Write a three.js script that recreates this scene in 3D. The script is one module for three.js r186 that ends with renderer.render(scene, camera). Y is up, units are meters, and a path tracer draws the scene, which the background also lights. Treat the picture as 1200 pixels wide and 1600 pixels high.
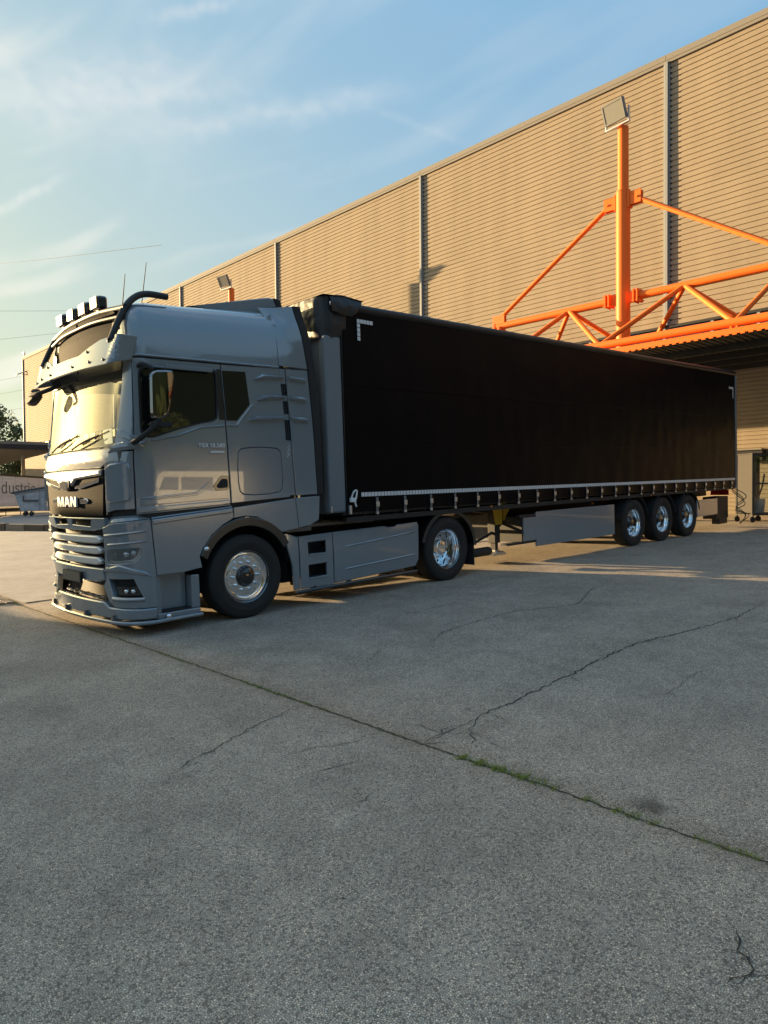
import * as THREE from 'three';
import { mergeGeometries, toCreasedNormals } from 'three/addons/utils/BufferGeometryUtils.js';
import { RoundedBoxGeometry } from 'three/addons/geometries/RoundedBoxGeometry.js';
import { FontLoader } from 'three/addons/loaders/FontLoader.js';
import { TextGeometry } from 'three/addons/geometries/TextGeometry.js';
import { createNoise2D, createNoise3D } from 'simplex-noise';

// ---------------------------------------------------------------- camera, sky, sun, exposure
const scene = new THREE.Scene();
const camera = new THREE.PerspectiveCamera(71.8, 0.75, 0.05, 900);
camera.position.set(0, 1.5916, 0);
camera.rotation.set(-0.0234, 0, -0.008);

const SUN_EL = 7.0 * Math.PI / 180;
const SUN = new THREE.Vector3(-0.876 * Math.cos(SUN_EL), Math.sin(SUN_EL), -0.482 * Math.cos(SUN_EL)).normalize();
const EXPOSURE = 3.3, SKYK = 1.22;
const sun = new THREE.DirectionalLight(new THREE.Color().setRGB(1.0, 0.70, 0.36), 5.0);
sun.position.copy(SUN).multiplyScalar(120);
sun.target.position.set(0, 0, -12); sun.position.add(sun.target.position);
sun.castShadow = true; sun.shadow.mapSize.set(4096, 4096);
Object.assign(sun.shadow.camera, { left: -60, right: 60, top: 40, bottom: -30, near: 1, far: 300 });
scene.add(sun, sun.target);

function rng(seed) { let s = seed >>> 0; return () => { s = (s + 0x6D2B79F5) >>> 0; let t = s; t = Math.imul(t ^ (t >>> 15), t | 1); t ^= t + Math.imul(t ^ (t >>> 7), t | 61); return ((t ^ (t >>> 14)) >>> 0) / 4294967296; }; }
const clamp = (x, a, b) => Math.min(b, Math.max(a, x));
const lerp = (a, b, t) => a + (b - a) * t;
const sstep = (a, b, x) => { const t = clamp((x - a) / (b - a), 0, 1); return t * t * (3 - 2 * t); };
const lut = (K, x) => { for (let i = 1; i < K.length; i++) if (x <= K[i][0]) { const [a, p] = K[i - 1], [b, q] = K[i]; return p + (q - p) * clamp((x - a) / (b - a), 0, 1); } return K[K.length - 1][1]; };
const n2 = createNoise2D(rng(11)), n3 = createNoise3D(rng(12));
const fbm2 = (x, y, o = 4) => { let s = 0, a = 0.5, f = 1; for (let i = 0; i < o; i++) { s += a * n2(x * f, y * f); f *= 2.03; a *= 0.5; } return s; };
const fbm3 = (x, y, z, o = 4) => { let s = 0, a = 0.5, f = 1; for (let i = 0; i < o; i++) { s += a * n3(x * f, y * f, z * f); f *= 2.03; a *= 0.5; } return s; };

const TRAILS = [ // drifting contrails: two end directions, half width, strength
  [[-0.4828, 0.3069, -0.8202], [-0.3736, 0.3814, -0.8455], 0.0045, 0.55], [[-0.0196, 0.4778, -0.8783], [0.1154, 0.4351, -0.8930], 0.004, 0.16], [[-0.3080, 0.4272, -0.8501], [0.0352, 0.4908, -0.8706], 0.013, 0.34],
  [[-0.4458, 0.4277, -0.7863], [-0.1979, 0.5061, -0.8395], 0.028, 0.34], [[-0.3734, 0.4482, -0.8122], [-0.1344, 0.4888, -0.8620], 0.010, 0.22], [[-0.2604, 0.5346, -0.8039], [-0.1546, 0.5612, -0.8131], 0.006, 0.40], [[-0.55, 0.50, -0.67], [-0.22, 0.42, -0.88], 0.045, 0.25]];
function makeSky() {
  const W = 1536, H = 768, data = new Float32Array(W * H * 4);
  const sunAz = Math.atan2(SUN.z, SUN.x);
  for (let j = 0; j < H; j++) {
    const el = ((j + 0.5) / H - 0.5) * Math.PI, ce = Math.cos(el), se = Math.sin(el);
    for (let i = 0; i < W; i++) {
      const az = ((i + 0.5) / W - 0.5) * 2 * Math.PI;          // three.js equirect: u = atan2(z, x) / 2pi + 0.5
      const x = Math.cos(az) * ce, y = se, z = Math.sin(az) * ce;
      const g = Math.acos(clamp(x * SUN.x + y * SUN.y + z * SUN.z, -1, 1)) * 180 / Math.PI;
      let daz = Math.abs(az - sunAz); if (daz > Math.PI) daz = 2 * Math.PI - daz;
      const e = Math.max(0, y);
      // clear sky: deep blue overhead, pale towards the horizon, warm round the low sun
      const k = Math.pow(e, 0.55);
      let r = lerp(0.46, 0.03, k), gr = lerp(0.56, 0.27, k), b = lerp(0.58, 0.57, k);
      const glow = Math.exp(-Math.pow(g / 34, 1.5)), wide = Math.exp(-Math.pow(g / 70, 2)), hz = Math.exp(-e / 0.22) * Math.exp(-Math.pow(daz * 57.3 / 62, 2));
      r += 0.40 * glow + 0.04 * wide + 0.26 * hz; gr += 0.31 * glow + 0.04 * wide + 0.16 * hz; b += 0.02 * glow + 0.02 * wide - 0.30 * hz;
      const core = Math.exp(-Math.pow(g / 12, 2));                // glow round the unseen sun, boosted to brighten the ground
      r += 12.5 * core; gr += 9.2 * core; b += 3.4 * core;
      // high thin cloud: drawn on a flat layer, streaked along one direction
      if (y > 0.01) {
        const q = 1 / (y + 0.16), px = x * q, pz = z * q;
        const c = Math.cos(0.55), s = Math.sin(0.55), u = px * c + pz * s, v = -px * s + pz * c;
        const wob = fbm2(u * 0.35 + 5, v * 0.35, 2) * 0.5;
        const streak = fbm2(u * 0.5 + 3, (v + wob) * 3.4 + 1.7, 6), soft = fbm2(u * 0.4 - 7, v * 1.1 + 4, 5);
        let cl = sstep(-0.15, 0.6, streak * 0.95 + soft * 0.55) * 0.62;
        cl += 0.16 + sstep(0.0, 0.7, soft) * 0.2;
        cl *= 0.10 + 0.9 * Math.exp(-Math.pow(g / 58, 3)) + 0.6 * sstep(0.60, 0.85, y);  // last term: overhead veil added above the view to whiten and brighten the ground
        cl *= sstep(0.0, 0.12, y);
        const cr = 0.74 + 0.3 * glow, cg = 0.74 + 0.22 * glow, cb = 0.72;
        r = lerp(r, Math.max(r, cr), cl); gr = lerp(gr, Math.max(gr, cg), cl); b = lerp(b, Math.max(b, cb), cl);
      }
      if (y > 0.2) for (const [A, B, w, q] of TRAILS) {
        const nx = A[1] * B[2] - A[2] * B[1], ny = A[2] * B[0] - A[0] * B[2], nz = A[0] * B[1] - A[1] * B[0], nl = Math.hypot(nx, ny, nz), off = (x * nx + y * ny + z * nz) / nl, ab = 1 - (A[0] * B[0] + A[1] * B[1] + A[2] * B[2]);
        const t = ((x - A[0]) * (B[0] - A[0]) + (y - A[1]) * (B[1] - A[1]) + (z - A[2]) * (B[2] - A[2])) / (2 * ab); if (t < -0.3 || t > 1.3 || x * A[0] + y * A[1] + z * A[2] < 0.5) continue;
        const m = 0.55 * q * Math.exp(-Math.pow((off + w * 0.8 * fbm2(t * 4 + w * 90, 3, 3)) / w, 2)) * sstep(-0.15, 0.25, t) * sstep(1.15, 0.7, t) * (0.6 + 0.8 * Math.max(0, 0.5 + fbm2(t * 9 + w * 50, off * 60, 4)));
        r = lerp(r, 0.86, m); gr = lerp(gr, 0.82, m); b = lerp(b, 0.78, m);
      }
      if (y < 0) { const f = sstep(0, -0.12, y); r = lerp(r, 0.12, f); gr = lerp(gr, 0.115, f); b = lerp(b, 0.11, f); }
      const o = (j * W + i) * 4, S = SKYK / EXPOSURE;
      data[o] = r * S; data[o + 1] = gr * S; data[o + 2] = b * S; data[o + 3] = 1;
    }
  }
  const t = new THREE.DataTexture(data, W, H, THREE.RGBAFormat, THREE.FloatType);
  t.mapping = THREE.EquirectangularReflectionMapping; t.magFilter = THREE.LinearFilter; t.minFilter = THREE.LinearFilter; t.needsUpdate = true;
  return t;
}
const skyTex = makeSky();
scene.background = skyTex; scene.environment = skyTex;

const renderer = new THREE.WebGLRenderer({ antialias: true });
renderer.toneMapping = THREE.LinearToneMapping;
renderer.toneMappingExposure = EXPOSURE;
renderer.shadowMap.enabled = true;
console.log('sky done');

// ---------------------------------------------------------------- helpers
// yard frame: D runs away from the camera towards the warehouse wall, s runs along the wall to the left
const DV = new THREE.Vector3(0.7273, 0, -0.6863), LV = new THREE.Vector3(-0.6863, 0, -0.7273);
const TURN = Math.atan2(0.6863, 0.7273), SLOPE = 0.0345;
const yard = D => SLOPE * D;
const W3 = (D, y, s) => new THREE.Vector3(D * DV.x + s * LV.x, y, D * DV.z + s * LV.z);
const taken = {};
function numbered(n) { if (!(n in taken)) { taken[n] = 0; return n; } taken[n]++; return n + '_' + String(taken[n]).padStart(3, '0'); }
function tag(o, label, category, group, kind) { if (label) o.userData.label = label; if (category) o.userData.category = category; if (group) o.userData.group = group; if (kind) o.userData.kind = kind; return o; }
function shade(m) { m.castShadow = true; m.receiveShadow = true; return m; }
function obj(name, geo, mat, parent) {
  if (Array.isArray(geo)) geo = merge(geo);
  const m = shade(new THREE.Mesh(geo, mat)); m.name = parent ? name : numbered(name); (parent || scene).add(m); return m;
}
function thing(name, label, category, group) { const o = new THREE.Group(); o.name = numbered(name); scene.add(o); return tag(o, label, category, group); }
function part(name, parent) { const o = new THREE.Group(); o.name = name; parent.add(o); return o; }
function structure(name, geo, mat, label) { const m = obj(name, geo, mat); m.userData.kind = 'structure'; if (label) m.userData.label = label; return m; }
function clean(g) { g = g.index ? g.toNonIndexed() : g; for (const k of Object.keys(g.attributes)) if (!['position', 'normal', 'uv', 'color'].includes(k)) g.deleteAttribute(k); if (!g.attributes.uv) g.setAttribute('uv', new THREE.BufferAttribute(new Float32Array(g.attributes.position.count * 2), 2)); if (!g.attributes.normal) g.computeVertexNormals(); return g; }
function merge(list) { return list.length === 1 ? list[0] : mergeGeometries(list.map(clean), false); }
function bx(x0, x1, y0, y1, z0, z1, r = 0) {
  const w = Math.abs(x1 - x0), h = Math.abs(y1 - y0), d = Math.abs(z1 - z0);
  const g = r > 0 ? new RoundedBoxGeometry(w, h, d, 2, Math.min(r, w * 0.45, h * 0.45, d * 0.45)) : new THREE.BoxGeometry(w, h, d);
  return g.translate((x0 + x1) / 2, (y0 + y1) / 2, (z0 + z1) / 2);
}
const V = (x, y, z) => new THREE.Vector3(x, y, z);
function rod(a, b, r, seg = 10, r2 = r) {
  const d = b.clone().sub(a), L = d.length(), g = new THREE.CylinderGeometry(r2, r, L, seg);
  g.applyQuaternion(new THREE.Quaternion().setFromUnitVectors(V(0, 1, 0), d.normalize())); return g.translate((a.x + b.x) / 2, (a.y + b.y) / 2, (a.z + b.z) / 2);
}
function tube(pts, r, n = 40, seg = 8, tension = 0.5, closed = false) { return new THREE.TubeGeometry(new THREE.CatmullRomCurve3(pts, closed, 'catmullrom', tension), n, r, seg, closed); }
function lathe(pts, seg = 48) { return new THREE.LatheGeometry(pts.map(p => new THREE.Vector2(p[0], p[1])), seg).rotateX(Math.PI / 2); }
function poly(pts) { const s = new THREE.Shape(); pts.forEach((p, i) => i ? s.lineTo(p[0], p[1]) : s.moveTo(p[0], p[1])); return s; }
function ext(pts, depth, bevel = 0, holes = []) {
  const s = poly(pts); for (const h of holes) s.holes.push(poly(h));
  return new THREE.ExtrudeGeometry(s, { depth, bevelEnabled: bevel > 0, bevelSize: bevel, bevelThickness: bevel, bevelSegments: 1, steps: 1, curveSegments: 8 });
}
// sheet swept over a (u, v) grid
function grid(nu, nv, f, uvf) {
  const pos = [], uv = [], idx = [];
  for (let j = 0; j <= nv; j++) for (let i = 0; i <= nu; i++) { const p = f(i / nu, j / nv); pos.push(p.x, p.y, p.z); const q = uvf ? uvf(i / nu, j / nv) : [i / nu, j / nv]; uv.push(q[0], q[1]); }
  for (let j = 0; j < nv; j++) for (let i = 0; i < nu; i++) { const a = j * (nu + 1) + i, b = a + 1, c = a + nu + 1, d = c + 1; idx.push(a, b, d, a, d, c); }
  const g = new THREE.BufferGeometry(); g.setAttribute('position', new THREE.Float32BufferAttribute(pos, 3)); g.setAttribute('uv', new THREE.Float32BufferAttribute(uv, 2)); g.setIndex(idx); g.computeVertexNormals(); return g;
}
// a panel with thickness and chamfered rim, cut from an outline and bent over a surface fn(a, t, offset) -> Vector3
function panel(outline, fn, { holes = [], off = 0, th = 0.02, ch = 0.005, max = 0.09, crease = 0.55 } = {}) {
  const area = P => P.reduce((s, p, i) => { const q = P[(i + 1) % P.length]; return s + p[0] * q[1] - q[0] * p[1]; }, 0);
  const orient = (P, ccw) => (area(P) > 0) === ccw ? P : P.slice().reverse();
  const shift = (P, d) => P.map((p, i) => {
    const a = P[(i + P.length - 1) % P.length], b = P[(i + 1) % P.length];
    let ex = p[0] - a[0], ey = p[1] - a[1], fx = b[0] - p[0], fy = b[1] - p[1]; const l = Math.hypot(ex, ey) || 1, m = Math.hypot(fx, fy) || 1; ex /= l; ey /= l; fx /= m; fy /= m;
    let nx = -ey - fy, ny = ex + fx; const nn = Math.hypot(nx, ny) || 1; nx /= nn; ny /= nn; const c = Math.max(0.35, -ey * nx + ex * ny); return [p[0] + nx * d / c, p[1] + ny * d / c];
  });
  const O = shift(orient(outline, true), ch), Hs = holes.map(h => shift(orient(h, false), ch));
  const v2 = P => P.map(p => new THREE.Vector2(p[0], p[1]));
  let tris = THREE.ShapeUtils.triangulateShape(v2(O), Hs.map(v2));
  const pts = O.concat(...Hs).map(p => [p[0], p[1]]);
  for (let r = 0; r < 9; r++) {
    const mid = new Map(); let any = false;
    const m = (i, j) => { const p = pts[i], q = pts[j]; if (Math.hypot(p[0] - q[0], p[1] - q[1]) <= max) return -1; const k = i < j ? i * 1e5 + j : j * 1e5 + i; if (!mid.has(k)) { pts.push([(p[0] + q[0]) / 2, (p[1] + q[1]) / 2]); mid.set(k, pts.length - 1); } any = true; return mid.get(k); };
    const out = [];
    for (const [a, b, c] of tris) {
      const ab = m(a, b), bc = m(b, c), ca = m(c, a), n = (ab >= 0) + (bc >= 0) + (ca >= 0);
      if (n === 0) out.push([a, b, c]);
      else if (n === 3) out.push([a, ab, ca], [ab, b, bc], [ca, bc, c], [ab, bc, ca]);
      else if (n === 1) { if (ab >= 0) out.push([a, ab, c], [ab, b, c]); else if (bc >= 0) out.push([a, b, bc], [a, bc, c]); else out.push([a, b, ca], [ca, b, c]); }
      else if (ab < 0) out.push([a, b, bc], [a, bc, ca], [ca, bc, c]);
      else if (bc < 0) out.push([b, c, ca], [b, ca, ab], [ab, ca, a]);
      else out.push([c, a, ab], [c, ab, bc], [bc, ab, b]);
    }
    tris = out; if (!any) break;
  }
  const edge = new Map(); for (const t of tris) for (let i = 0; i < 3; i++) edge.set(t[i] * 1e6 + t[(i + 1) % 3], [t[i], t[(i + 1) % 3]]);
  const next = new Map(), prev = new Map(); for (const [k, [a, b]] of edge) if (!edge.has(b * 1e6 + a)) { next.set(a, b); prev.set(b, a); }
  const pos = [], uv = []; const put = (p, o) => { const q = fn(p[0], p[1], o); pos.push(q.x, q.y, q.z); uv.push(p[0], p[1]); };
  for (const t of tris) for (const i of t) put(pts[i], off);
  const outer = new Map(); for (const [i, b] of next) { const a = prev.get(i); if (a === undefined) { outer.set(i, pts[i]); continue; } outer.set(i, shift([pts[a], pts[i], pts[b]], -ch)[1]); }
  for (const [i, j] of next) {
    const p = pts[i], q = pts[j], P = outer.get(i) || p, Q = outer.get(j) || q;
    put(p, off); put(P, off - ch); put(q, off); put(q, off); put(P, off - ch); put(Q, off - ch);
    put(P, off - ch); put(P, off - th); put(Q, off - ch); put(Q, off - ch); put(P, off - th); put(Q, off - th);
  }
  let g = new THREE.BufferGeometry(); g.setAttribute('position', new THREE.Float32BufferAttribute(pos, 3)); g.setAttribute('uv', new THREE.Float32BufferAttribute(uv, 2));
  return toCreasedNormals(g, crease);
}
function smoothPoly(P, n = 4) { // rounds an outline's corners (Chaikin twice)
  let Q = P; for (let k = 0; k < n; k++) { const R = []; Q.forEach((p, i) => { const q = Q[(i + 1) % Q.length], f = k ? 0.25 : 0.12; R.push([lerp(p[0], q[0], f), lerp(p[1], q[1], f)], [lerp(p[0], q[0], 1 - f), lerp(p[1], q[1], 1 - f)]); }); Q = R; if (k >= 1) break; } return Q;
}
const font = await new FontLoader().loadAsync('fonts/droid/droid_sans_bold.typeface.json');
const fontR = await new FontLoader().loadAsync('fonts/droid/droid_sans_regular.typeface.json');
function text(str, size, depth, f = font) { const g = new TextGeometry(str, { font: f, size, depth, curveSegments: 4, bevelEnabled: false }); g.computeBoundingBox(); return g; }

// ---------------------------------------------------------------- textures
function dataTex(n, fill, srgb = true) {
  const d = new Uint8Array(n * n * 4); fill(d, n); const t = new THREE.DataTexture(d, n, n); t.wrapS = t.wrapT = THREE.RepeatWrapping; t.magFilter = THREE.LinearFilter; t.minFilter = THREE.LinearMipmapLinearFilter; t.generateMipmaps = true; t.anisotropy = 8; if (srgb) t.colorSpace = THREE.SRGBColorSpace; t.needsUpdate = true; return t;
}
const toS = x => Math.round(255 * clamp(x <= 0.0031308 ? 12.92 * x : 1.055 * Math.pow(x, 1 / 2.4) - 0.055, 0, 1));
function perNoise(n, cells, seed) { // tileable value noise
  const r = rng(seed), g = new Float32Array(cells * cells).map(() => r()), f = (x, y) => { x *= cells / n; y *= cells / n; const i = Math.floor(x), j = Math.floor(y), u = x - i, v = y - j, a = u * u * (3 - 2 * u), b = v * v * (3 - 2 * v), G = (p, q) => g[((q % cells + cells) % cells) * cells + (p % cells + cells) % cells]; return lerp(lerp(G(i, j), G(i + 1, j), a), lerp(G(i, j + 1), G(i + 1, j + 1), a), b); }; return f;
}
function asphaltTex(n = 2048, cells = 285) {
  const r = rng(5), cx = new Float32Array(cells * cells), cy = new Float32Array(cells * cells), cv = new Float32Array(cells * cells), ct = new Float32Array(cells * cells);
  for (let i = 0; i < cells * cells; i++) { cx[i] = r(); cy[i] = r(); cv[i] = r(); ct[i] = r(); }
  const col = new Uint8Array(n * n * 4), hgt = new Uint8Array(n * n * 4), L1 = perNoise(n, 9, 3), L2 = perNoise(n, 40, 4), L3 = perNoise(n, 700, 6);
  const S = cells / n;
  for (let y = 0; y < n; y++) for (let x = 0; x < n; x++) {
    const fx = x * S, fy = y * S, ix = Math.floor(fx), iy = Math.floor(fy); let d1 = 9, d2 = 9, id = 0;
    for (let q = -1; q <= 1; q++) for (let p = -1; p <= 1; p++) { const a = (ix + p + cells) % cells, b = (iy + q + cells) % cells, k = b * cells + a, dx = ix + p + cx[k] - fx, dy = iy + q + cy[k] - fy, dd = dx * dx + dy * dy; if (dd < d1) { d2 = d1; d1 = dd; id = k; } else if (dd < d2) d2 = dd; }
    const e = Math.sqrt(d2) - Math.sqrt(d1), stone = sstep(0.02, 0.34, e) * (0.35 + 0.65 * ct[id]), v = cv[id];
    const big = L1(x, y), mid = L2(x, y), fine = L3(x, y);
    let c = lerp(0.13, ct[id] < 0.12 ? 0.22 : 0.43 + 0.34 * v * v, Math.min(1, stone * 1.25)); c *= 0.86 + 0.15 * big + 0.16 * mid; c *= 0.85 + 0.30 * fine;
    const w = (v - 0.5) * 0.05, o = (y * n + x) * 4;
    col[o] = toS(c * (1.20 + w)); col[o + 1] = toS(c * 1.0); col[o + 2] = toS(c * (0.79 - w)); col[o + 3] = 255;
    const h = clamp(stone * (0.55 + 0.45 * v) + 0.12 * fine, 0, 1) * 255; hgt[o] = hgt[o + 1] = hgt[o + 2] = h; hgt[o + 3] = 255;
  }
  const mk = (d, s) => { const t = new THREE.DataTexture(d, n, n); t.wrapS = t.wrapT = THREE.RepeatWrapping; t.magFilter = THREE.LinearFilter; t.minFilter = THREE.LinearMipmapLinearFilter; t.generateMipmaps = true; t.anisotropy = 8; if (s) t.colorSpace = THREE.SRGBColorSpace; t.needsUpdate = true; return t; };
  return [mk(col, true), mk(hgt, false)];
}
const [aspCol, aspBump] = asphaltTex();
console.log('asphalt done');
function grainTex(n, seed, base, amp, tint = [1, 1, 1], streak = 0) {
  const A = perNoise(n, 6, seed), B = perNoise(n, 30, seed + 1), C = perNoise(n, 128, seed + 2), E = perNoise(n, n / 2, seed + 3);
  return dataTex(n, (d, n) => { for (let y = 0; y < n; y++) for (let x = 0; x < n; x++) { const yy = streak ? y * streak : y; const v = (A(x, yy) - 0.5) * 0.9 + (B(x, yy) - 0.5) * 0.6 + (C(x, y) - 0.5) * 0.45 + (E(x, y) - 0.5) * 0.5, c = base * (1 + amp * v), o = (y * n + x) * 4; d[o] = toS(c * tint[0]); d[o + 1] = toS(c * tint[1]); d[o + 2] = toS(c * tint[2]); d[o + 3] = 255; } });
}
const concTex = grainTex(512, 21, 0.34, 0.35, [1.06, 0.99, 0.90]);
const wallTex = grainTex(512, 31, 0.95, 0.13, [1, 1, 1], 0.12);
const tarpBump = (() => { const A = perNoise(256, 256, 41), B = perNoise(256, 20, 42); return dataTex(256, (d, n) => { for (let y = 0; y < n; y++) for (let x = 0; x < n; x++) { const o = (y * n + x) * 4, v = 255 * (0.35 * A(x, y) + 0.65 * B(x, y)); d[o] = d[o + 1] = d[o + 2] = v; d[o + 3] = 255; } }, false); })();
const dirtTex = grainTex(512, 51, 0.9, 0.3);

// ---------------------------------------------------------------- materials (linear base colours)
const rgb = (r, g, b) => new THREE.Color().setRGB(r, g, b);
const std = (c, rough, o = {}) => new THREE.MeshStandardMaterial({ color: c, roughness: rough, side: THREE.DoubleSide, ...o });
const phys = (c, rough, o = {}) => new THREE.MeshPhysicalMaterial({ color: c, roughness: rough, side: THREE.DoubleSide, ...o });
const M = {
  paint: phys(rgb(0.190, 0.220, 0.245), 0.16, { clearcoat: 1, clearcoatRoughness: 0.01, ior: 1.85 }),
  paintMatt: std(rgb(0.170, 0.195, 0.215), 0.55),
  black: std(rgb(0.012, 0.012, 0.013), 0.55),
  gloss: phys(rgb(0.010, 0.010, 0.011), 0.25, { clearcoat: 1, clearcoatRoughness: 0.05 }),
  plastic: std(rgb(0.018, 0.018, 0.019), 0.8),
  matBlack: phys(rgb(0.014, 0.014, 0.015), 0.75, { specularIntensity: 0.07 }),
  bar: std(rgb(0.014, 0.015, 0.016), 0.5),
  rubber: std(rgb(0.016, 0.016, 0.017), 0.75),
  tyre: std(rgb(0.020, 0.020, 0.021), 0.72, { map: dirtTex }),
  reflectiveDull: std(rgb(0.68, 0.68, 0.67), 0.4, { metalness: 0.2 }),
  silver: std(rgb(0.40, 0.41, 0.42), 0.32, { metalness: 0.35 }),
  cabinet: phys(rgb(0.075, 0.072, 0.068), 0.95, { specularIntensity: 0.2 }),
  darkChrome: std(rgb(0.22, 0.235, 0.25), 0.07, { metalness: 1 }),
  chrome: std(rgb(0.86, 0.86, 0.87), 0.09, { metalness: 1 }),
  alu: std(rgb(0.62, 0.63, 0.64), 0.35, { metalness: 0.9 }),
  steel: std(rgb(0.20, 0.20, 0.21), 0.5, { metalness: 0.5 }),
  chassis: std(rgb(0.018, 0.018, 0.019), 0.65),
  glass: phys(rgb(0.010, 0.011, 0.012), 0.04, { clearcoat: 1, clearcoatRoughness: 0.01, ior: 1.55 }),
  screen: phys(rgb(0.55, 0.58, 0.56), 0.03, { transmission: 0.95, thickness: 0, ior: 1.55 }),
  trim: std(rgb(0.11, 0.10, 0.09), 0.8), trimDark: std(rgb(0.03, 0.03, 0.032), 0.8), cardBlue: std(rgb(0.25, 0.45, 0.48), 0.6),
  lens: phys(rgb(0.75, 0.77, 0.78), 0.06, { transmission: 0.85, thickness: 0 }),
  floodGlass: phys(rgb(0.17, 0.17, 0.15), 0.3, { clearcoat: 1, clearcoatRoughness: 0.15 }),
  lampGlass: phys(rgb(0.62, 0.62, 0.56), 0.25, { clearcoat: 1, clearcoatRoughness: 0.1 }),
  curtain: phys(rgb(0.0036, 0.0042, 0.0056), 0.40, { specularIntensity: 0.13, bumpMap: tarpBump, bumpScale: 0.0012 }),
  tarp: phys(rgb(0.014, 0.015, 0.017), 0.5, { bumpMap: tarpBump, bumpScale: 0.0015 }),
  reflective: std(rgb(0.70, 0.71, 0.72), 0.35),
  whitePaint: std(rgb(0.84, 0.84, 0.83), 0.45, { map: dirtTex }),
  orange: phys(rgb(0.86, 0.165, 0.018), 0.5, { specularIntensity: 0.5 }),
  yellow: std(rgb(0.55, 0.36, 0.02), 0.5),
  amber: std(rgb(0.6, 0.18, 0.02), 0.3),
  red: std(rgb(0.4, 0.01, 0.01), 0.3),
  clad: phys(rgb(0.335, 0.272, 0.196), 0.8, { specularIntensity: 0.3, map: wallTex }),
  coping: std(rgb(0.22, 0.20, 0.17), 0.8),
  zinc: std(rgb(0.24, 0.25, 0.25), 0.6),
  pane: phys(rgb(0.03, 0.04, 0.05), 0.06, { clearcoat: 1, clearcoatRoughness: 0.02 }),
  deck: std(rgb(0.045, 0.042, 0.038), 0.8),
  concrete: std(rgb(0.95, 0.92, 0.88), 0.9, { map: concTex }),
  kerb: std(rgb(0.55, 0.48, 0.40), 0.9, { map: concTex }),
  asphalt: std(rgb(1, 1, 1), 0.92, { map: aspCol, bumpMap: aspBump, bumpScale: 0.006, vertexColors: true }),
  crack: std(rgb(0.035, 0.033, 0.030), 0.95),
  galv: std(rgb(0.38, 0.40, 0.40), 0.45, { metalness: 0.4, map: dirtTex }),
  bark: std(rgb(0.07, 0.05, 0.035), 0.9),
  leaf: phys(rgb(0.050, 0.078, 0.022), 0.7, { transmission: 0.25, thickness: 0 }),
  leafB: phys(rgb(0.064, 0.084, 0.020), 0.7, { transmission: 0.25, thickness: 0 }),
  wood: phys(rgb(0.010, 0.014, 0.010), 1.0, { specularIntensity: 0 }),
  grass: std(rgb(0.24, 0.27, 0.045), 0.8),
  kerbDark: std(rgb(0.26, 0.21, 0.17), 0.9, { map: concTex }),
  concreteGrey: std(rgb(0.78, 0.76, 0.74), 0.9, { map: concTex }),
  galvPale: std(rgb(0.52, 0.54, 0.54), 0.55, { map: dirtTex }),
  galvDark: std(rgb(0.10, 0.105, 0.11), 0.5, { metalness: 0.3 }),
  deckDark: std(rgb(0.035, 0.032, 0.03), 0.8),
  clearGlass: phys(rgb(0.92, 0.95, 0.95), 0.03, { transmission: 1, thickness: 0 }),
  letterGrey: std(rgb(0.12, 0.13, 0.14), 0.6),
};

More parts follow.
